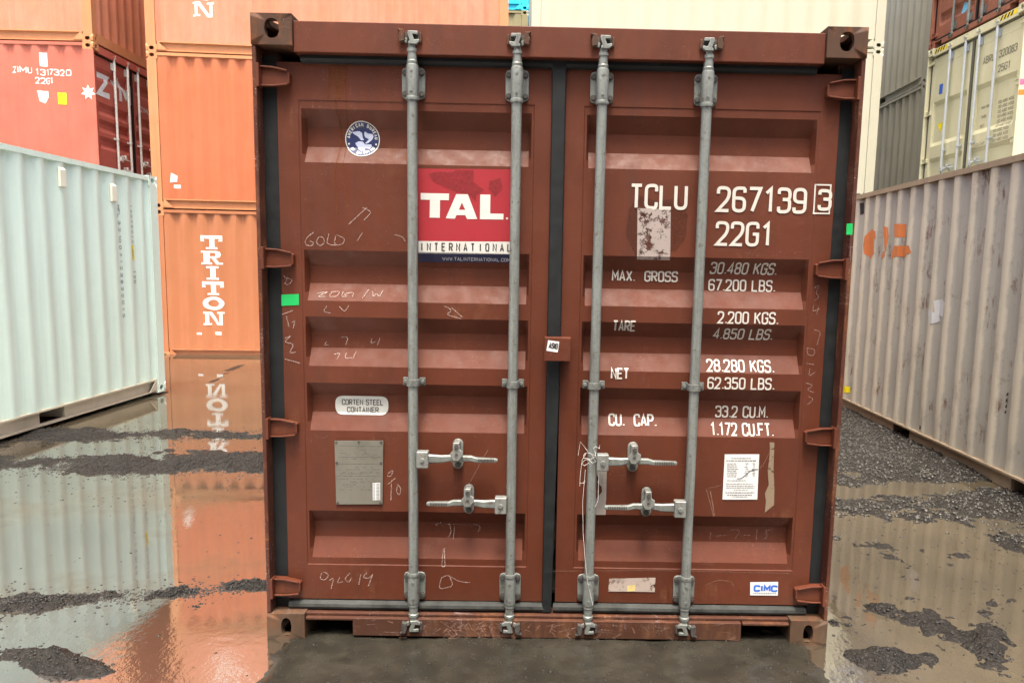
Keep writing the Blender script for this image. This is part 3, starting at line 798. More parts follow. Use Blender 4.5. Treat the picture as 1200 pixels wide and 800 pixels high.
def scatter(n, x0, x1, y0, y1, dens, r0, r1, pw=3.):
    x = x0+(x1-x0)*rng.random(n); y = y0+(y1-y0)*rng.random(n)
    h = ground_h(x, y); keep = rng.random(n) < dens(x, y, h); x, y, h = x[keep], y[keep], h[keep]
    r = r0+(r1-r0)*rng.random(len(x))**pw
    return np.stack([x, y, np.maximum(h, .0015)+r*.12], -1), r
pa, ra = scatter(420000, -4.8, -1.2, -.45, 4.6, lambda x, y, h: ridge_density(x, y)*np.clip((h+.03)/.03, .15, 1), .0016, .0068, 1.6)
pb, rb = scatter(9000, -1.2, 1.3, -.6, .02, lambda x, y, h: np.clip((h+.004)/.02, .05, 1)*.3, .0012, .006, 4.)
pc, rc = scatter(70000, 1.2, 3.2, -.45, 1.7, lambda x, y, h: .022+.10*np.clip((h+.010)/.026, 0, 1), .0016, .0075)
stones('mud_lumps', 'dark wet lumps and stones strewn along the muddy tyre ridges', np.concatenate([pa, pb, pc]), np.concatenate([ra, rb, rc]), stone_mat('dark wet stone', (.006, .0056, .0052), (.024, .0215, .018), .58))
pd, rd = scatter(52000, 1.5, 4.3, 1.3, 6.2, lambda x, y, h: np.clip((h+.008)/.02, .02, 1)*.55, .004, .014)
stones('gravel', 'wet grey gravel spread along the foot of the weathered container', pd, rd, stone_mat('wet grey gravel', (.018, .017, .0155), (.085, .08, .07), .3))

# ------------------------------------------------------------------ paints
M_bar = galv('galvanised bar'); M_hand = galv('pale galvanised handle', (.27, .28, .26), .6)
M_main = paint('rust brown container paint', (.083, .0195, .0075), rust=.38, fade=.7, streak=.45, scratch=.12, mud=.3, rough=.58, spec=.27, fadecol=(.116, .0320, .0150))
M_mainlow = paint('scraped brown frame paint', (.056, .0155, .0080), rust=.95, fade=.25, streak=.35, scratch=.8, mud=.3, rough=.62, spec=.22, off=3)
M_maincast = paint('rusty brown casting', (.060, .030, .017), rust=.9, fade=.3, streak=.3, scratch=.3, mud=.6, rough=.68, spec=.22, off=5)
M_white = paint('pale mint container paint', (.62, .79, .715), rust=0, fade=.2, streak=.25, rough=.42, fadecol=(.68, .82, .76))
M_whiterail = paint('dusty cream rail', (.52, .48, .38), rust=.1, fade=.3, streak=.2, rough=.6, mud=.25)
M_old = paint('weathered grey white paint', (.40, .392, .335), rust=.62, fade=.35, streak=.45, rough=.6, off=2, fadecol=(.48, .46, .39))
def brighten_ribs(m, col, x0, x1):  # paints brighter light on the outer rib flats into the base colour
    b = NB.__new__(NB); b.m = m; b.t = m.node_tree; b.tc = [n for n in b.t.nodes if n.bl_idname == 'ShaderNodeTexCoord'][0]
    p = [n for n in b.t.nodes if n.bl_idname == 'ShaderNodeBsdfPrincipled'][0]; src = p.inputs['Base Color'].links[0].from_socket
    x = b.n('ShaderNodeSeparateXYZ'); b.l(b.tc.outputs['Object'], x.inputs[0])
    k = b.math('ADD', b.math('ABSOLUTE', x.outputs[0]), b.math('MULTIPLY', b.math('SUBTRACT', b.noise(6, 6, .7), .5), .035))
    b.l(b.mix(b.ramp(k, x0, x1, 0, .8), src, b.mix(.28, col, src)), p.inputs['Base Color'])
brighten_ribs(M_old, (.72, .66, .50), 1.188, 1.201)  # cream flats against greyer slopes: side light put into the paint
M_oldrail = paint('tan weathered rail', (.32, .25, .165), rust=.40, fade=.4, streak=.4, rough=.65, off=4)
M_tan = paint('light orange container paint', (.39, .148, .063), rust=.10, fade=.25, streak=.18, rough=.5, off=1, fadecol=(.43, .18, .09))
M_orange = paint('deep orange container paint', (.43, .128, .050), rust=.12, fade=.25, streak=.2, rough=.5, off=7)
M_faded = paint('faded peach orange paint', (.49, .20, .108), rust=.12, fade=.5, streak=.35, rough=.55, off=9, fadecol=(.66, .27, .19))
M_ochre = paint('ochre orange paint', (.50, .215, .09), rust=.15, fade=.3, streak=.25, rough=.55, off=12)
M_red = paint('sun faded red paint', (.45, .125, .080), rust=.12, fade=.35, streak=.25, rough=.5, off=14)
M_reddoor = paint('maroon door paint', (.42, .10, .072), rust=.15, fade=.3, streak=.2, rough=.5, off=15)
M_cream = paint('pale cream yellow paint', (.46, .452, .345), rust=.03, fade=.2, streak=.06, rough=.5, off=18, fadecol=(.49, .482, .37))
M_creamdoor = paint('cream door paint', (.60, .58, .38), rust=.06, fade=.2, streak=.12, rough=.5, off=20)
M_grey = paint('grey green paint', (.42, .41, .33), rust=.1, fade=.3, streak=.25, rough=.55, off=22)
M_brown2 = paint('brown red door paint', (.26, .095, .055), rust=.45, fade=.35, streak=.4, rough=.55, off=25)
M_cyan = paint('bright cyan paint', (.02, .55, .75), rust=0, fade=.1, streak=.05, rough=.45, off=28)
M_olive = paint('olive paint', (.26, .235, .12), rust=.2, fade=.3, streak=.3, rough=.6, off=30)
M_bluegrey = paint('scuffed blue grey paint', (.34, .36, .36), rust=.35, fade=.4, streak=.6, rough=.6, off=32)

# ------------------------------------------------------------------ the container in front
W_white = worn('white lettering', (.50, .485, .44), wear=.12, scale=70)
PF = at
def T(s, x0, yt, x1, yb, sw=.128):
    u0, v0 = at(x0, yb); u1, _ = at(x1, yb); _, v1 = at(x0, yt)
    b = at(x1, yb)[1]-v0                              # the line of writing follows the door, not the lens
    return text2d(s, u0, v0, v1-v0, sw, length=u1-u0)
def poly_px(pts, ox=0, oy=0, k=1., Y=DY): return [at(ox+x/k, oy+y/k, Y) for x, y in pts]
def chalk_line(pts, ox, oy, k, w=.0045):
    return [(i % 3, q) for i, q in enumerate(ribbon([Vector(p) for p in rounded([Vector(at(ox+x/k, oy+y/k)) for x, y in pts], False, .02)], w*.85))]

def main_extra(bx, D, Bo):
    root = bx.root; (dl, dlo), (dr, dro) = D
    uc = [x*.04 for x in range(-30, 31)]
    def dec(d, do, name, polys, m, off=.0025, **k):
        return decal(name, polys, m, do, d.conform, sorted(set(d.xc+uc)), sorted(set(d.zc+[z*.04 for z in range(65)])), off, **k)
    def words_of(g):
        g = sorted(g, key=lambda p: min(a for a, b in p[1])); out = []; end = None
        for p in g:
            x0, x1 = min(a for a, b in p[1]), max(a for a, b in p[1])
            if end is None or x0-end > .017: out.append([])
            out[-1].append(p); end = x1 if end is None else max(end, x1)
        return out
    def each(fn, name, groups, m, off=.0025):
        for g in groups:
            for q in (words_of(g) if 'lettering' in name else [g]): fn(name, q, m, off)
    R_ = lambda n, p, m, off=.0025, **k: dec(dr, dro, n, p, m, off, **k)
    L_ = lambda n, p, m, off=.0025, **k: dec(dl, dlo, n, p, m, off, **k)
    # --- right door: identification and weights
    each(R_, 'identification_lettering', [T('TCLU', 737.5, 215, 801.5, 245), T('267139', 839, 218, 941, 248.5), T('3', 957.5, 221.5, 970, 247, .15), T('22G1', 837.7, 259, 901, 288)], W_white)
    x0, z0 = at(953.5, 250); x1, z1 = at(973.5, 217)
    R_('check_digit_box', [(0, q) for q in ribbon([(x0, z0), (x1, z0), (x1, z1), (x0, z1)], .006, True)], W_white)
    each(R_, 'weight_lettering', [T('MAX.  GROSS', 718, 316.4, 794.5, 329.5, 0.145), T('30.480 KGS.', 834, 306.8, 911.5, 321), T('67.200 LBS.', 832.5, 327, 910, 341),
       T('TARE', 718, 375, 743.5, 388.5, 0.145), T('2.200 KGS.', 840.6, 364.5, 910, 379), T('4.850 LBS.', 837.7, 384.7, 906.5, 398.2),
       T('NET', 715.7, 431, 735.3, 444, 0.145), T('28.280 KGS.', 828.6, 421.5, 906, 435.5), T('62.350 LBS.', 828.6, 441.5, 905.5, 455.5),
       T('CU.  CAP.', 713.8, 486.4, 768.4, 500, 0.145), T('33.2 CU.M.', 840.6, 477, 901.5, 491), T('1.172 CU.FT.', 833, 496.3, 905.5, 510.3)], W_white)
    R_('torn_sticker', [(0, poly_px([(747, 244), (786, 245), (785.5, 305), (746.5, 304)]))], worn('silvery torn sticker', (.30, .255, .235), wear=.72, scale=22))
    R_('adhesive_stain', [(0, poly_px([(737, 246), (747, 228), (770, 236), (795, 232), (806, 252), (803, 280), (792, 294), (745, 300), (733, 275)]))], chalk('dark adhesive stain', .38, (.05, .022, .016)), .0018)
    # white paper notice with rows of small print and a pen line
    nt_ = R_('paper_notice', [(0, poly_px([(849.3, 532), (889.8, 532), (887.5, 585), (846.6, 585)]))], simple('white paper', (.56, .58, .57), .7, 0, .05))
    rows = []
    random.seed(3)
    for i, (yy, a, b_, hh) in enumerate([(536.3, 857, 880, 1.3), (539, 851, 886, 1.7)]+[(542.6+2.15*j, 852, 885, 1.1) for j in range(8)]+[(562.4, 852, 874, 1.1), (566.2, 851, 882, 1.1), (568.6, 851, 884, 1.1), (570.8, 851, 884, 1.2), (573.5, 860, 876, .9), (576.3, 850, 884, 1.6), (579.2, 852, 881, 1.6), (581.6, 858, 876, .8)]):
        x = a
        while x < b_:
            wd = random.uniform(1.2, 4.2)
            if 2 <= i <= 9 and (862 < x < 872 or 876 < x < 881): x += 2.; continue
            rows.append((0, poly_px([(x, yy), (min(b_, x+wd), yy), (min(b_, x+wd), yy+hh*.7), (x, yy+hh*.7)]))); x += wd+.7
    R_('notice_print', rows, simple('grey ink', (.16, .17, .18), .7), .0032)
    R_('pen_line', chalk_line([(300, 405), (345, 403), (400, 355), (450, 315), (520, 307)], 830, 515, 8.89, .0035), simple('black ink', (.03, .03, .03), .6), .0036)
    each(R_, 'scratch_mark', [chalk_line([(0, 510), (20, 500), (90, 490), (140, 460)], 830, 515, 8.89, .003), chalk_line([(540, 300), (580, 250), (640, 130)], 830, 515, 8.89, .003), chalk_line([(20, 530), (40, 640), (65, 790)], 830, 515, 8.89, .006),
       chalk_line([(565, 235), (590, 330)], 630, 490, 2.858, .004), chalk_line([(568, 555), (600, 540), (650, 545), (655, 560)], 630, 490, 2.858, .003), chalk_line([(40, 510), (390, 508), (600, 512), (845, 518)], 630, 490, 2.858, .0022)], chalk('pale scratch', .45, (.33, .22, .17)))
    R_('peeled_strip', [(0, poly_px([(640, 25), (690, 30), (680, 300), (690, 520), (685, 680), (590, 760), (600, 640), (590, 560), (630, 470), (620, 330), (640, 160)], 830, 515, 8.89))], worn('tan tape remains', (.20, .15, .10), wear=.5, scale=28))
    R_('peeled_sticker', [(0, poly_px([(160, 268), (236, 264), (228, 588), (150, 590), (148, 500), (178, 462), (204, 435), (198, 398), (170, 372), (184, 345), (165, 320)], 670, 500, 5.714))], worn('grey sticker remains', (.27, .245, .22), wear=.2, scale=30))
    R_('sticker_remains', [(0, poly_px([(240, 535), (395, 532), (392, 580), (236, 578)], 630, 490, 2.858))], worn('pale sticker remains', (.36, .30, .26), wear=.75, scale=26))
    R_('sticker_scrap', [(0, poly_px([(300, 558), (328, 556), (326, 576), (300, 578)], 630, 490, 2.858))], simple('pale yellow paper', (.55, .45, .18), .7), .0032)
    R_('maker_sticker', [(0, poly_px([(712, 547), (805, 546), (804, 592), (711, 591)], 630, 490, 2.858))], simple('white vinyl', (.58, .59, .59), .45, 0, .05))
    u0, v0 = at(630+722/2.858, 490+579/2.858); u1, v1 = at(630+797/2.858, 490+557/2.858)
    R_('maker_lettering', text2d('CIMC', u0, v0, v1-v0, .27, length=u1-u0), simple('blue vinyl', (.02, .12, .50), .45), .0032)
    R_('maker_small_print', [(0, poly_px([(722+i*6, 583), (726+i*6, 583), (726+i*6, 586), (722+i*6, 586)], 630, 490, 2.858)) for i in range(13)], MATS['grey ink'], .0032)
    each(R_, 'chalk_mark', [chalk_line(p, 640, 240, 3.076, .004) for p in [
        [(965, 300), (985, 285), (970, 320), (985, 330), (965, 345)], [(965, 360), (958, 385), (985, 375)], [(980, 365), (975, 395)], [(965, 450), (990, 455), (975, 505)],
        [(940, 515), (970, 520), (965, 545), (940, 540), (940, 515)], [(935, 570), (965, 575)], [(950, 590), (945, 620), (970, 600)], [(935, 640), (965, 650), (935, 665), (965, 675)], [(945, 690), (965, 700), (940, 720)]]]
        + [chalk_line(p, 630, 490, 2.858, .0035) for p in [[(588, 392), (584, 418)], [(605, 405), (640, 402)], [(655, 385), (690, 382), (670, 415)], [(700, 402), (725, 402)], [(745, 382), (742, 415)], [(790, 383), (768, 392), (782, 402), (770, 415)]]], chalk('faint chalk', .28))
    # --- lock box over the door joint, with its small label
    bo = MB()
    bo.prism([(-.041, 1.240), (.068, 1.240), (.069, 1.336), (-.041, 1.338)], 'y', -.012, -.006)
    bo.box(-.041, .069, -.0055, DY-.004, 1.331, 1.337); bo.box(.064, .069, -.0055, DY-.003, 1.241, 1.3305)
    bo = bo.build('lock_box', M_main, dro, bevel=.002)
    q = [at(620+x/11.43, 370+y/11.43, -.012) for x, y in ((255, 325), (405, 345), (383, 490), (232, 466))]
    flat = lambda y: (lambda u, v, off: (u, y-off, v))
    decal('box_label', [(0, q)], simple('white vinyl', (1, 1, 1)), dro, flat(-.012), [], [], .001)
    a, b_ = at(620+262/11.43, 370+440/11.43, -.012); c_, d_ = at(620+372/11.43, 370+362/11.43, -.012)
    decal('box_lettering', text2d('ASIG', a, b_, d_-b_, .2, length=c_-a), MATS['black ink'], dro, flat(-.012), [], [], .0018, rot=((a+c_)/2, (b_+d_)/2, -.12))
    # --- left door
    k = (480, 190, 6.4)
    P = lambda pts: poly_px(pts, *k)
    L_('company_sign', [(0, P([(63, 48), (757, 54), (757, 597), (66, 592)]))], worn('red vinyl sign', (.27, .012, .020), wear=.0, scale=20))
    L_('company_sign_band', [(0, P([(66, 592), (757, 597), (757, 692), (66, 684)]))], simple('off white vinyl', (.48, .48, .45), .55, 0, .06), .0026)
    L_('company_sign_foot', [(0, P([(66, 684), (757, 692), (757, 755), (66, 748)]))], simple('navy vinyl', (.012, .016, .06), .5), .0026)
    L_('company_lettering', [(0, P(p)) for p in [
        [(83, 232), (296, 236), (294, 286), (83, 282)], [(152, 283.5), (228, 285), (226, 418), (150, 416)],
        [(350, 240), (394, 241), (392, 303), (370, 358), (350, 398), (340, 424), (271, 421)], [(394, 241), (437, 242), (507, 427), (430, 427), (418, 398), (418, 358), (392, 303)], [(370, 358), (418, 358), (418, 398), (350, 398)],
        [(530, 243), (606, 244), (604, 386), (705, 387), (703, 431), (527, 428)]]], worn('white sign lettering', (.54, .54, .51), wear=.12, scale=24), .0034)
    L_('sign_dot', [(0, disc(*at(480+731/6.4, 190+422/6.4), .0048, 14))], W_white, .0034)
    ls = []
    for i, c in enumerate('INTERNATIONAL'):
        u, v_ = at(480+(74+i*54.8)/6.4, 190+(665+i*.6)/6.4); ls += text2d(c, u+(.006 if c == 'I' else 0), v_, .034, .15, .8)
    L_('company_name_lettering', ls, MATS['black ink'], .0034)
    u0, v0 = at(480+240/6.4, 190+737/6.4); u1, _ = at(480+748/6.4, 190+742/6.4)
    L_('web_address_lettering', text2d('WWW.TALINTERNATIONAL.COM', u0, v0, .0145, .17, length=u1-u0), worn('pale lettering', (.45, .46, .5), wear=.1), .0034)
    L_('sign_stain', [(0, P([(140, 90), (210, 70), (330, 75), (340, 55), (480, 60), (480, 150), (560, 210), (500, 250), (500, 300), (440, 240), (350, 225), (250, 180), (180, 150)])), (1, P([(600, 140), (680, 120), (700, 200), (640, 260), (590, 200)]))], chalk('dark smear', .42, (.13, .03, .03)), .0042)
    # round classification emblem with an eagle
    cx, cz = at(422, 161.4); r = .0715
    L_('emblem', [(0, disc(cx, cz, r, 48))], MATS['off white vinyl'])
    L_('emblem_field', [(0, disc(cx, cz, r*.945, 48))], simple('navy emblem blue', (.014, .022, .085), .5), .0032)
    ring = []
    def arc_text(s, a0, a1, rad, up):
        n = len(s)
        for i, c in enumerate(s):
            if c == ' ': continue
            a = R(a0+(a1-a0)*i/(n-1)); h = .0135
            tt = a-math.pi/2 if up else a+math.pi/2
            for li, q in text2d(c, -.0042, -h/2, h, .22, .95):
                ring.append((li, [(cx+rad*math.cos(a)+x*math.cos(tt)-y*math.sin(tt), cz+rad*math.sin(a)+x*math.sin(tt)+y*math.cos(tt)) for x, y in q]))
    arc_text('AMERICAN BUREAU', 172, 5, r*.80, True); arc_text('OF SHIPPING', 222, 322, r*.80, False)
    L_('emblem_lettering', ring+[(0, disc(cx-r*.78, cz-r*.27, .004, 8)), (0, disc(cx+r*.78, cz-r*.27, .004, 8))], MATS['off white vinyl'], .004)
    ek = (390, 130, 12.3); E_ = lambda pts: (0, poly_px(pts, *ek))
    L_('emblem_eagle', [E_([(240, 280), (345, 265), (385, 290), (400, 370), (418, 395), (375, 402), (330, 345), (270, 310)]), E_([(420, 280), (440, 275), (470, 300), (540, 310), (556, 340), (540, 385), (480, 440), (455, 450), (430, 445), (490, 385), (440, 360), (420, 330)]),
        E_([(290, 440), (340, 415), (400, 420), (432, 462), (520, 460), (532, 490), (500, 525), (430, 512), (440, 572), (350, 550), (328, 500), (300, 470)])], simple('pale blue vinyl', (.38, .43, .56), .5, 0, .25, 160), .004)
    # rounded steel-grade label
    u0, v0 = at(390, 487.3); u1, v1 = at(452.7, 466.4)
    L_('steel_label', [(0, [tuple(p) for p in rounded([(u0, v0), (u1, v0), (u1, v1), (u0, v1)], True, .034)])], simple('grey white vinyl', (.42, .44, .41), .5, 0, .08))
    L_('steel_label_lettering', T('CORTEN STEEL', 397.6, 469.3, 446, 476.2, .145)+T('CONTAINER', 403.6, 478.4, 440.5, 485, .145), MATS['black ink'], .0032)
    # riveted data plate
    pk = (385, 505, 8.42)
    pl = [at(385+x/8.42, 505+y/8.42) for x, y in ((62, 92), (543, 90), (535, 715), (78, 718))]
    dp = MB().prism(pl, 'y', DY-.0052, DY-.0015).build('data_plate', simple('dull grey plate', (.155, .150, .125), .5, .35, .12, 12), dlo)
    et = []
    for yy, a, b_ in ((140, 110, 510), (318, 90, 530), (437, 95, 525), (250, 100, 520)):
        et.append((0, poly_px([(a, yy), (b_, yy), (b_, yy+5), (a, yy+5)], *pk)))
    random.seed(5)
    for yy in (155, 178, 210, 225, 265, 272, 350, 372, 400, 412, 465, 490, 500, 520, 540, 570):
        x = 110
        while x < 500:
            wd = random.uniform(6, 36)
            if random.random() < .5: et.append((0, poly_px([(x, yy), (x+wd, yy), (x+wd, yy+6), (x, yy+6)], *pk)))
            x += wd+8
    decal('plate_engraving', et, chalk('dark engraving', .5, (.07, .068, .058)), dlo, flat(DY-.0052), [], [], .0008)
    decal('plate_label', [(0, poly_px([(438, 505), (512, 502), (512, 675), (440, 678)], *pk))], MATS['white paper'], dlo, flat(DY-.0052), [], [], .0012)
    decal('plate_label_print', [(0, poly_px([(x, y), (x+14, y), (x+14, y+7), (x, y+7)], *pk)) for x in (446, 476, 492) for y in range(512, 668, 14)], MATS['grey ink'], dlo, flat(DY-.0052), [], [], .0018)
    rv = MB()
    for x, y in ((80, 108), (300, 105), (520, 108), (84, 310), (520, 310), (95, 705), (515, 705)):
        u, v_ = at(385+x/8.42, 505+y/8.42); rv.cyl((u, DY-.008, v_), 'y', .0055, .004, 8)
    rv.build('rivet', MATS['dark steel'], dlo)
    L_('green_tape', [(0, poly_px([(329.8, 345.2), (350.3, 344.4), (350.5, 357.4), (330, 358.3)]))], simple('green tape', (.005, .36, .085), .5, 0, .06))
    decal('green_tape', [(0, [at(x, y, .004) for x, y in ((992, 262), (999.2, 262), (998.8, 275), (991.5, 275))])], MATS['green tape'], root, flat(.004), [], [], .0012)
    c3 = (290, 240, 3.076); c5 = (290, 490, 2.857)
    each(L_, 'chalk_mark', [chalk_line(p, *c3, .0042) for p in [
        [(238, 100), (212, 118), (206, 142), (228, 150), (242, 138), (225, 130)], [(258, 115), (246, 135), (262, 150), (280, 135), (272, 115), (256, 116)], [(294, 104), (284, 142), (318, 146)], [(318, 112), (312, 146), (345, 142), (352, 122), (322, 108)],
        [(395, 130), (415, 100)], [(365, 70), (430, 10)], [(415, 10), (450, 25), (420, 55)], [(530, 108), (560, 115), (568, 132)],
        [(245, 320), (290, 312), (245, 332), (280, 330)], [(300, 312), (290, 332), (320, 330), (330, 312), (302, 314)], [(340, 312), (335, 332), (360, 330), (342, 322), (380, 314), (375, 332)], [(432, 305), (412, 336)], [(445, 312), (452, 334), (462, 316), (472, 334), (484, 308)],
        [(285, 365), (272, 385), (300, 390)], [(330, 365), (350, 388), (365, 362)], [(275, 495), (265, 510), (282, 508)], [(330, 480), (355, 478), (345, 508)], [(440, 485), (436, 505), (455, 495)], [(470, 480), (462, 508)],
        [(305, 540), (330, 536), (318, 558)], [(350, 535), (346, 556), (372, 552)], [(385, 530), (376, 556)],
        [(130, 255), (145, 270), (132, 285), (150, 288), (165, 270), (140, 262)], [(125, 395), (165, 380)], [(140, 400), (150, 440)], [(160, 425), (172, 415), (165, 445)], [(135, 480), (160, 470), (130, 495), (170, 500), (150, 535), (175, 530)], [(135, 555), (190, 570)],
        [(710, 365), (740, 380), (715, 395), (770, 410)], [(735, 370), (775, 405)]]] + [chalk_line(p, *c5, .0042) for p in [
        [(250, 515), (242, 535), (262, 540), (275, 520), (255, 512)], [(275, 540), (290, 530), (280, 570)], [(310, 530), (300, 550), (320, 545)], [(345, 515), (325, 535), (340, 550), (350, 530)], [(380, 520), (374, 555)], [(400, 515), (385, 530), (410, 535), (422, 515), (405, 560)],
        [(470, 185), (490, 170), (480, 195), (468, 192)], [(470, 220), (495, 200)], [(482, 215), (480, 275)], [(505, 222), (497, 240), (508, 260), (515, 235), (503, 220)], [(672, 365), (680, 390), (668, 410)], [(690, 370), (685, 415)], [(655, 440), (650, 495), (662, 495), (658, 440)],
        [(625, 365), (645, 360)], [(755, 365), (780, 370), (770, 390)], [(650, 530), (640, 570), (690, 560), (675, 520), (650, 532)], [(675, 525), (710, 545), (745, 548)]]], chalk('chalk', .5))
    rs = [[(395, 76), (393, 118), (398, 160), (392, 205), (396, 250)], [(404, 78), (406, 125), (402, 190), (407, 245)], [(387, 80), (385, 116)]]
    L_('rust_streak', sum([[(i, q) for q in ribbon([Vector(at(*p)) for p in l], w_)] for i, (l, w_) in enumerate(zip(rs, (.008, .005, .014)))], [])+[(3, poly_px([(384, 77), (408, 77), (404, 105), (398, 118), (392, 112), (388, 96)]))], chalk('orange rust stain', .38, (.17, .055, .014)), .002)
    L_('scuff_mark', [(0, poly_px([(523, 618), (545, 618), (545, 640), (523, 640)]))][:0]+chalk_line([(600, 440), (745, 180)], 460, 500, 6.67, .003)+chalk_line([(330, 790), (450, 780), (620, 795)], 460, 500, 6.67, .003), MATS['pale scratch'])
    # worn light scrapes on the sill
    fs = []
    random.seed(9)
    for i in range(170):
        x = random.choice([random.uniform(-.8, .8), random.uniform(-.45, -.15), random.uniform(-.5, .1)]); z = random.uniform(.008, .09); l = random.uniform(.01, .05); a = random.uniform(-1.2, 1.2)
        fs += [(i % 5, q) for q in ribbon([(x, z), (x+l*math.cos(a)*.6, max(.004, min(.093, z+l*math.sin(a)*.5))), (x+l*math.cos(a), max(.004, min(.094, z+l*math.sin(a))))], random.uniform(.0018, .0045))]
    sc_ = decal('scrape_mark', fs, chalk('scraped bare paint', .5, (.34, .20, .15)), root, flat(.010), [], [], .0008); sc_['kind'] = 'stuff'

main = container('shipping_container', 'rust brown container with closed double doors facing the viewer, standing in the wet mud', (0, 0, 0), 0, M_main, M_mainlow, M_maincast,
                 group='shipping containers standing and stacked around the yard', doors=std_doors(M_main, M_bar, M_maincast, lod=0, extra=main_extra), det=True)
# white strings tangled round the third bar
t = thing('string_tangle', 'tangle of thin white string hanging from a locking bar above the upper right door handle', 'string', (.17, -.005, .80))
mb = MB(); random.seed(21)
for i in range(5):
    p = Vector((random.uniform(-.035, .01), .0, random.uniform(.0, .07))); pts = [p.copy()]; a = random.uniform(0, 6)
    for j in range(9):
        a += random.uniform(-1.3, 1.3); p = p+Vector((math.cos(a)*.018, random.uniform(-.006, .006), math.sin(a)*.022-.012)); p.x = max(-.05, min(.03, p.x)); p.y = max(-.012, min(.006, p.y)); pts.append(p.copy())
    mb.tube(pts, .0008, 5)
mb.tube([(-.028, 0, -.02), (-.036, -.002, -.16), (-.03, 0, -.30), (-.018, -.002, -.42), (-.005, 0, -.52), (.02, .0, -.62)], .0008, 5)
mb.tube([(-.02, 0, .06), (-.052, 0, .10), (-.06, 0, .04)], .0008, 5)
mb.build('string', simple('white string', (.62, .62, .58), .8), t)

# ------------------------------------------------------------------ containers around it
GRP = 'shipping containers standing and stacked around the yard'
def hit(root, px, py, ax, val):
    """local (u, z) where the measured line of sight meets the container's local plane x = val or y = val"""
    mw = Matrix.Translation(root.location) @ Matrix.Rotation(root.rotation_euler[2], 4, 'Z'); mi = mw.inverted()
    o = mi @ Vector(CAM_LOC); d = mi.to_3x3() @ Vector(ray(px, py)); i = 'xy'.index(ax); t = (val-o[i])/d[i]; p = o+d*t
    return (p.y if ax == 'x' else p.x), p.z
def mirror_text(polys, u0):                     # writing on a local +x side reads along +y; on the -x side along -y
    return [(li, [(2*u0-x, y) for x, y in q]) for li, q in polys]
SLAB = {
 'T': [[(0,.76),(1,.76),(1,1),(0,1)], [(0,.56),(.17,.56),(.13,.755),(0,.755)], [(.83,.56),(1,.56),(1,.755),(.87,.755)], [(.37,.141),(.63,.141),(.63,.755),(.37,.755)], [(.22,0),(.78,0),(.78,.14),(.22,.14)]],
 'I': [[(.2,0),(.8,0),(.8,.15),(.2,.15)], [(.2,.85),(.8,.85),(.8,1),(.2,1)], [(.36,.151),(.64,.151),(.64,.849),(.36,.849)]],
 'N': [[(0,0),(.36,0),(.36,.14),(0,.14)], [(.09,.141),(.25,.141),(.25,.859),(.09,.859)], [(0,.86),(.36,.86),(.36,1),(0,1)], [(.64,.86),(1,.86),(1,1),(.64,1)], [(.75,0),(.91,0),(.91,.859),(.75,.859)], [(.361,.86),(.361,1),(.749,.14),(.749,0),(.63,0),(.251,.83),(.251,.859)]],
 'R': [[(0,0),(.46,0),(.46,.14),(0,.14)], [(.11,.141),(.36,.141),(.36,.859),(.11,.859)], [(0,.86),(.72,.86),(.86,.80),(.70,.74),(.361,.859),(0,.859)][:0] or [(0,.86),(.70,.86),(.70,1),(0,1)], [(.701,.86),(.701,1),(.88,.94),(.93,.75),(.88,.54),(.70,.48),(.361,.48),(.361,.60),(.62,.60),(.68,.72),(.62,.859)], [(.42,.479),(.66,.479),(.84,.14),(1,.14),(1,0),(.70,0)]],
}
SLAB['O'] = [q for q in ribbon([Vector((.5+.39*math.cos(2*math.pi*i/20), .5+.39*math.sin(2*math.pi*i/20))) for i in range(20)], .235, True)]
def slab_col(word, u, z, w, h, pitch):
    out = []
    for i, c in enumerate(word):
        out += [(0, [(u+x*w, z-i*pitch+y*h) for x, y in q]) for q in SLAB[c]]
    return out
W_logo = worn('faded white logo paint', (.72, .72, .68), wear=.1, scale=14)

# orange stack at the back on the left
OY = .0676; ox, oy = -6.7072, 9.9354
ol = (ox-math.sin(OY)*HW, oy+math.cos(OY)*HW)
orz = -math.pi/2+OY
ORANGE = []
for i, (nm, lab, m, cm) in enumerate([
    ('shipping_container', 'tan orange container with white vertical lettering on the flooded ground, bottom of its stack', M_tan, M_tan),
    ('shipping_container', 'deep orange plain container in the middle of the rear left stack', M_orange, M_ochre),
    ('shipping_container', 'faded peach container at the top of the rear stack, showing a white letter N', M_faded, M_ochre)]):
    bx = container(nm, lab, (ol[0], ol[1], -.069+STD*i), orz, m, cm, M_ochre, ph=.19+.05*i, depth=.045, seed=3+i, group=GRP, front='blind')
    ORANGE.append(bx)
    if i in (0, 2):
        u, z = hit(bx.root, 235, 290, 'x', HW) if i == 0 else (ORANGE[0]._u, 0)
        if i == 0: bx._u = u
        zt = 1.92
        bx.side_decal('logo_lettering', slab_col('TRITON', u, zt, .36, .235, .265), W_logo, 1)
        if i == 0:
            bx.side_decal('logo_remains', [(0, rect(u-.14, u-.04, .42, .46))], W_logo, 1); bx.side_decal('logo_remains', [(0, rect(u+.18, u+.30, .42, .48))], W_logo, 1)
    if i == 1:
        u, z = hit(bx.root, 199, 214, 'x', HW)
        bx.side_decal('paint_patch', [(0, [(u, z), (u+.10, z+.02), (u+.11, z+.12), (u+.02, z+.17)]), (0, rect(u+.05, u+.16, z-.09, z-.03))], W_logo, 1)
        u, z = hit(bx.root, 178, 112, 'x', HW)
        bx.side_decal('pink_tape', [(0, rect(.02, .15, z-.03, z+.03))], simple('pink tape', (.75, .12, .25), .5), 1)

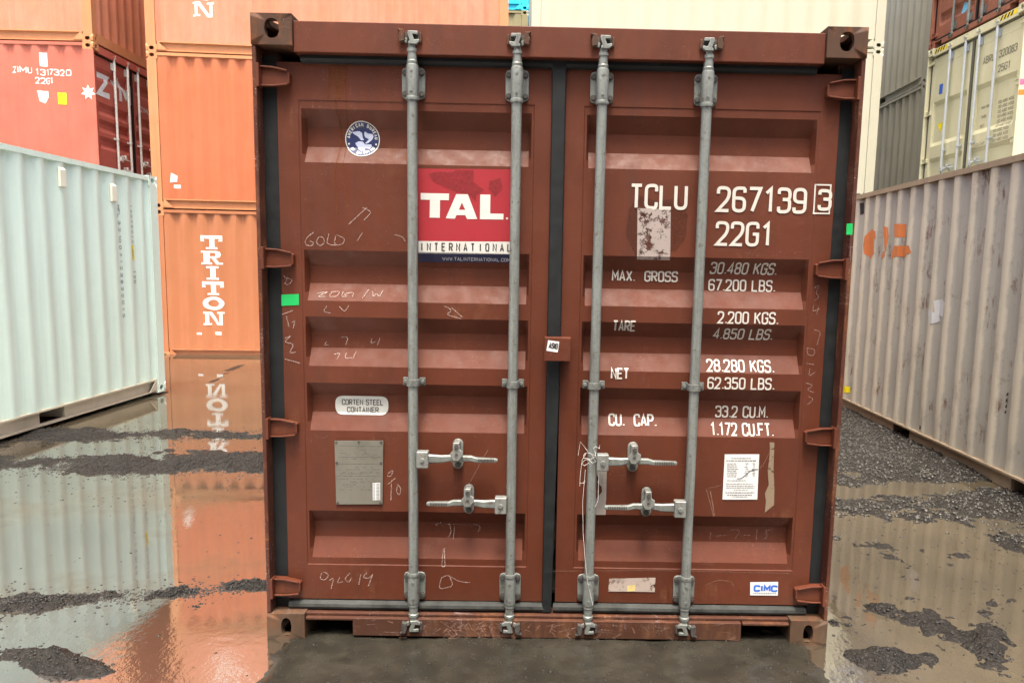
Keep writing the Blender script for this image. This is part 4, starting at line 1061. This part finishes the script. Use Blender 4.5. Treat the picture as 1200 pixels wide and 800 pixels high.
# red stack left of it, doors turned to the right
ZX, ZY = -7.456, 9.722; zrz = math.pi/2
for i, (lab, m, rm, ds) in enumerate([
    ('orange container hidden behind the mint white one, base of the left stack', M_orange, M_ochre, None),
    ('sun faded red container with maroon doors and white lettering, second level at the left', M_red, M_red, 1),
    ('peach orange container with a ribbed end wall, on top of the red one at left', M_faded, M_ochre, None)]):
    loc = (ZX, ZY+HW, STD*i-.0)
    kw = dict(doors=std_doors(M_reddoor, simple('pale bar paint', (.62, .64, .60), .5), M_reddoor, lod=1)) if ds else dict(front='blind')
    bx = container('shipping_container', lab, loc, zrz, m, rm, M_ochre if i == 2 else M_ochre, ph=.1*i, seed=8+i, group=GRP, **kw)
    if ds:
        f = lambda px, py: hit(bx.root, px, py, 'x', -HW)
        def line(s, x0, y0, x1, h, sw=.17):
            u0, z = f(x0, y0); u1, _ = f(x1, y0)
            return mirror_text(text2d(s, u0, z, h, sw, length=u0-u1), u0)
        for g in (line('ZIMU', 12.5, 85, 35, .105), line('131732', 41, 88, 72.5, .105), line('0', 76, 89, 82, .105), line('22G1', 41, 98, 61, .105)): bx.side_decal('identification_lettering', g, W_logo, -1)
        u, z = f(43, 106); bx.side_decal('shield_marking', [(0, [(u, z), (u-.16, z), (u-.16, z-.10), (u-.10, z-.20), (u-.03, z-.17)])], W_logo, -1)
        u, z = f(66.5, 108); bx.side_decal('yellow_label', [(0, rect(u-.13, u, z-.19, z))], simple('yellow vinyl', (.85, .70, .01), .5), -1)
        u, z = f(44.5, 61); bx.side_decal('white_label', [(0, rect(u-.12, u, z-.22, z))], W_logo, -1)
        u, z = f(103.5, 108.5)
        star = [(u+(.125 if k % 2 == 0 else .065)*math.sin(2*math.pi*k/14), z+(.125 if k % 2 == 0 else .065)*math.cos(2*math.pi*k/14)) for k in range(14)]
        decal('star_marking', [(0, star)], W_logo, bx.root, lambda u, v, o: (-HW-o+.0005, u, v), [], [], .003)
        # big lettering on the doors
        d = Door(-1.143, 1.150, -5, 5, .16, 2.425, PROF_STD, (.316, 2.28)); d.dent = .0005
        dd = lambda u, v, o: (u, min(DY, d.y(u, v)) if False else (Door(-1.143, -.030, -1.048, -.110, .160, 2.425, PROF_STD, (.316, 2.28), dent=.0005) if u < 0 else Door(.028, 1.150, .116, 1.062, .160, 2.425, PROF_STD, (.316, 2.28), dent=.0005)).y(u, v)-o, v)
        decals('door_lettering', [text2d('ZIM', -1.06, 1.78, .40, .24, length=1.0), text2d('ZIMU', .30, 1.78, .10, .16, length=.30), text2d('131732', .66, 1.78, .10, .16, length=.36), text2d('22G1', .66, 1.62, .10, .16, length=.24)],
              simple('pale blue lettering', (.62, .72, .74), .5), bx.root, dd, [-1.048, -1.03, -.128, -.11, -.03, .028, .116, .134]+[x*.1 for x in range(-11, 12)], sorted({z for p in PROF_STD for z in p}), .004)

# mint white container on the left
wa = -.0254; wx, wy = -4.6769, 6.0815
c0 = Vector((math.cos(wa), math.sin(wa))); fy = Vector((-math.sin(wa), math.cos(wa)))
org = Vector((wx, wy))-c0*HW-fy*L20
bx = container('shipping_container', 'pale mint white ribbed container standing on the flooded ground at the left', (org.x, org.y, .032), wa, M_white, M_white, M_white, ph=.13, seed=1, dent=.001, group=GRP, front='blind')
for ch in bx.root.children:
    if ch.name.startswith('bottom_rail'): ch.data.materials[0] = M_whiterail
f = lambda px, py: hit(bx.root, px, py, 'x', HW)
for px, py in ((66, 205), (140.5, 226)):
    y, z = f(px, py)
    # vent hood standing on an outer rib
    k = round((y-bx.ph-.036)/bx.pitch); y = bx.ph+k*bx.pitch+.036; xs_ = bx.side_x(1, y, z)
    mb = MB(); mb.prism([(xs_-.002, z-.11), (xs_+.022, z-.10), (xs_+.022, z+.06), (xs_-.002, z+.09)], 'y', y-.045, y+.045); mb.build('vent', paint('pale vent paint', (.70, .72, .60), rust=0, rough=.5), bx.root, bevel=.003)
ink = simple('faded grey lettering', (.20, .24, .24), .6)
def vert_text(s, px, py0, py1, h, sw=.16):
    y, z0 = f(px, py0); _, z1 = f(px, py1)
    p = text2d(s, 0, 0, h, sw, length=z0-z1)
    return [(li, [(y+b, z0-a) for a, b in q]) for li, q in p]
for g in (vert_text('MFL 3 2 10 0 7 1 2 3 8 2 2 0 1 5', 142, 240, 372, .045), vert_text('1 3 0 7 5 2 1 0', 157, 240, 284, .035), vert_text('1 2 0', 160.5, 317, 331, .05)): [bx.side_decal('side_lettering', q, ink, 1) for q in split_words(g, 1, .016)]
y, z = f(158, 305); bx.side_decal('yellow_label', [(0, rect(y, y+.075, z, z+.17))], MATS['yellow vinyl'], 1)
y, z = f(158, 305); bx.side_decal('label_lettering', [(0, rect(y+.025, y+.035, z+.02, z+.15)), (0, rect(y+.048, y+.056, z+.04, z+.13))], ink, 1, off=.005)

# weathered container on the right
wa = -.0343; wx, wy = 3.6651, 6.2938
c0 = Vector((math.cos(wa), math.sin(wa))); fy = Vector((-math.sin(wa), math.cos(wa)))
org = Vector((wx, wy))+c0*HW-fy*L20
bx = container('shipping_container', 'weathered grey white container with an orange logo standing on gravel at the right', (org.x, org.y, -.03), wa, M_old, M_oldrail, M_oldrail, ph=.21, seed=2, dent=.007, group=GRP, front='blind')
f = lambda px, py: hit(bx.root, px, py, 'x', -HW)
def quad_px(pts): return [f(1000+x/10, 240+y/10) for x, y in pts]
M_logo = worn('weathered orange logo paint', (.62, .19, .055), wear=.16, scale=18)
bx.side_decal('logo_marking', [(0, quad_px(p)) for p in [
    [(100, 470), (115, 390), (165, 285), (240, 310), (240, 400), (222, 400), (218, 555), (222, 570), (155, 632), (105, 560)],
    [(290, 245), (385, 262), (385, 372), (300, 372)], [(255, 345), (300, 372), (292, 470), (270, 560), (250, 590), (240, 545), (240, 400)][:0] or [(348, 372), (385, 372), (360, 550), (352, 545)], [(265, 632), (270, 575), (350, 540), (352, 600), (330, 620)],
    [(425, 222), (560, 225), (558, 380), (430, 378)], [(400, 632), (405, 525), (470, 480), (495, 478), (490, 605)], [(491, 605), (496, 480), (640, 478), (650, 560), (560, 610)]]], M_logo, -1)
bx.side_decal('torn_sticker', [(0, [f(x, y) for x, y in [(1092, 352), (1098, 350), (1104, 362), (1100, 372), (1092, 368)]]), (0, [f(x, y) for x, y in [(1084, 360), (1094, 368), (1096, 376), (1088, 380)]])], MATS['white paper'], -1)
bx.side_decal('yellow_label', [(0, [f(x, y) for x, y in [(987, 452), (992, 453), (992, 460), (987, 460)]])], MATS['yellow vinyl'], -1)
bx.side_decal('dark_marking', [(li, q) for li, q in [(0, [f(x, y) for x, y in p]) for p in [[(1173, 460), (1175, 460), (1174, 463), (1172, 463)], [(1172, 467), (1174, 467), (1173, 470), (1171, 470)], [(1171, 474), (1173, 474), (1172, 477), (1170, 477)], [(1170, 481), (1172, 481), (1171, 484), (1169, 484)], [(1127, 516), (1130, 518), (1128, 521), (1125, 519)], [(1074, 498), (1077, 499), (1076, 503), (1073, 502)], [(1005, 238), (1007.5, 237), (1007, 250), (1004.5, 252)]]]], MATS['black ink'], -1)

# cream stack behind, long side to the viewer
cx0, cy0 = 5.79-L20, 10.14
for i, (lab, H, z) in enumerate([
    ('cream container hidden behind the brown one, base of the cream stack', HC, 0.),
    ('pale cream container between the brown container and the grey stack, below the top cream one', STD, HC),
    ('bright cream container rising above the roof of the brown container, top of its stack', STD, HC+STD)]):
    bx = container('shipping_container', lab, (cx0, cy0+HW, z), -math.pi/2, M_cream, M_cream, M_cream, H=H, pitch=.40, depth=.05, ph=.12+.05*i, seed=12+i, dent=.001, group=GRP, front='blind')

# grey stack seen at a slant
for i, lab in enumerate(['grey green container hidden at the base of the slanted grey stack on the right', 'shaded grey green container at the right, lower of the two visible grey ones', 'grey green ribbed container beside the cream stack, upper of the two']):
    container('shipping_container', lab, (7.04+HW, 11.05, STD*i), -.02, M_grey, M_grey, M_grey, ph=.05*i, seed=16+i, group=GRP, front='blind')

# door stack on the right: doors turned to the left
dyaw = -math.pi/2+.043
def hazard(bx, D, Bo):
    root = bx.root; H = bx.H; flat = lambda u, v, o: (u, .012-o, v)
    M_y = simple('hazard yellow', (.80, .62, .03), .5); M_k = simple('hazard black', (.03, .03, .03), .5)
    for s in (-1, 1):
        decal('hazard_stripe', [(0, rect(s*1.03, s*.66, H-.10, H-.035) if s > 0 else rect(-1.03, -.66, H-.10, H-.035))], M_y, root, flat, [], [], .001)
        decal('hazard_bar', [(0, [(s*.84+k*.075-.04, H-.10), (s*.84+k*.075, H-.10), (s*.84+k*.075+.04, H-.035), (s*.84+k*.075, H-.035)]) for k in (-2, -1, 0, 1)], M_k, root, flat, [], [], .002)
    ink = simple('grey door lettering', (.20, .19, .13), .6)
    (dl, dlo), (dr, dro) = D
    T_ = lambda s, u, v, h, l: text2d(s, u, v, h, .15, length=l)
    decals('identification_lettering', [T_('ABRU', .24, 2.28, .115, .26), T_('320083', .62, 2.28, .115, .38), T_('25G1', .62, 2.07, .115, .26)], ink, dro, dr.conform, dr.xc, dr.zc, .003)
    decals('weight_lettering', [q for g in [T_('00.480 KGS', .64, 1.62-k*.07, .045, .34) for k in range(9)]+[T_('MAX GROSS', .24, 1.62, .045, .26), T_('TARE', .24, 1.48, .045, .13), T_('NET', .24, 1.34, .045, .1), T_('CU CAP', .24, 1.06, .045, .2)] for q in split_words(g, 0, .012)], ink, dro, dr.conform, dr.xc, dr.zc, .003)
    decal('blue_label', [(0, rect(-.90, -.80, 2.10, 2.26))], simple('blue label', (.03, .12, .55), .5), dlo, dl.conform, dl.xc, dl.zc, .003)
    decal('warning_triangle', [(0, [(-.93, 1.62), (-.78, 1.62), (-.855, 1.46)])], MATS['yellow vinyl'], dlo, dl.conform, dl.xc, dl.zc, .003)
PROF_CREAM = [(2.00, 1.93, 1.32, 1.25), (1.05, .98, .62, .55)]
PROF_B = PROF_STD
dx0, dy0 = 6.655, 9.0
for i, (lab, H, z, m, pf, ex, barm) in enumerate([
    ('brown container hidden at the base of the cream door stack', STD, 0., M_brown2, PROF_STD, None, M_bar),
    ('cream container with closed doors and yellow black stripes above the weathered container', HC, STD, M_creamdoor, PROF_CREAM, hazard, galv('bright galvanised bar', (.55, .60, .62), .15)),
    ('brown red container with scuffed doors on top of the cream door container, top right', STD, STD+HC, M_brown2, PROF_STD, None, M_bar)]):
    bx = container('shipping_container', lab, (dx0, dy0, z), dyaw, m, m, m, H=H, seed=20+i, group=GRP, doors=std_doors(m, barm, m, prof=pf, lod=1, extra=ex, handles=True, gm=simple('grey seal', (.10, .10, .075), .6) if i == 1 else None))
    if i == 1:
        y, z_ = hit(bx.root, 1192, 86, 'x', HW)
        decal('orange_tape', [(0, [(.006, 1.62), (.158, 1.625), (.158, 1.70), (.006, 1.69)])], simple('orange tape', (.85, .18, .02), .5), bx.root, lambda u, v, o: (HW+o, u, v), [], [], .002)
        decal('pink_tape', [(0, rect(.01, .10, 1.76, 1.84))], MATS['pink tape'], bx.root, lambda u, v, o: (HW+o, u, v), [], [], .002)
    if i == 2:
        d = Door(-1.143, -.030, -1.048, -.110, .160, 2.425, PROF_STD, (.316, 2.28), dent=.0005)
        decal('blue_label', [(0, disc(-.40, .44, .085, 16))], simple('sky blue label', (.18, .50, .72), .5), bx.root, lambda u, v, o: (u, d.y(u, v)-o, v), d.xc, d.zc, .004)

# seen through the gap above the brown container
for i, (lab, m) in enumerate([
    ('brown container hidden at the base of the far stack behind the orange one', M_brown2), ('brown container of the far stack, second level, hidden', M_brown2),
    ('olive container far behind, in the gap between the peach and the cream containers', M_olive),
    ('bright cyan container far behind at the top edge, above the olive one', M_cyan)]):
    container('shipping_container', lab, (-.42-L20, 15.6+HW, STD*i), -math.pi/2, m, m, m, seed=30+i, group=GRP, front='blind')
for i, lab in enumerate(['blue grey container hidden at the base behind the cream stack', 'blue grey container hidden at the second level behind the cream stack', 'scuffed blue grey container corner showing left of the bright cream container']):
    container('shipping_container', lab, (-.36, 13.0+HW, STD*i), -math.pi/2, M_bluegrey, M_bluegrey, M_bluegrey, seed=36+i, group=GRP, front='blind')

# small litter in the foreground mud
for x, y, r, lab in ((.30, -.155, .0, 'white scrap of paper lying in the mud below the right door'),):
    mb = MB(); mb.add([(x-.02, y-.008, .007), (x+.018, y-.004, .006), (x+.022, y+.012, .010), (x-.014, y+.01, .012), (x-.018, y-.006, .005), (x+.016, y-.002, .004), (x+.02, y+.012, .008), (x-.013, y+.009, .010)], [(0, 1, 2, 3), (7, 6, 5, 4), (0, 4, 5, 1), (1, 5, 6, 2), (2, 6, 7, 3), (3, 7, 4, 0)])
    o = mb.build('paper_scrap', MATS['white paper'], None); o['label'] = lab; o['category'] = 'litter'

# unseen row added behind the viewer so the doors are lit mostly from above
for i in range(3):
    for j in range(3):
        container('shipping_container', 'plain unseen container added behind the viewer to block low sky light', (-9.4+i*6.3, -8.2-HW, STD*j), -math.pi/2, (M_brown2, M_olive, M_bluegrey)[(i+j) % 3], ph=.1*i, seed=50+3*i+j, group='containers added behind the viewer to block low sky light', front='blind')
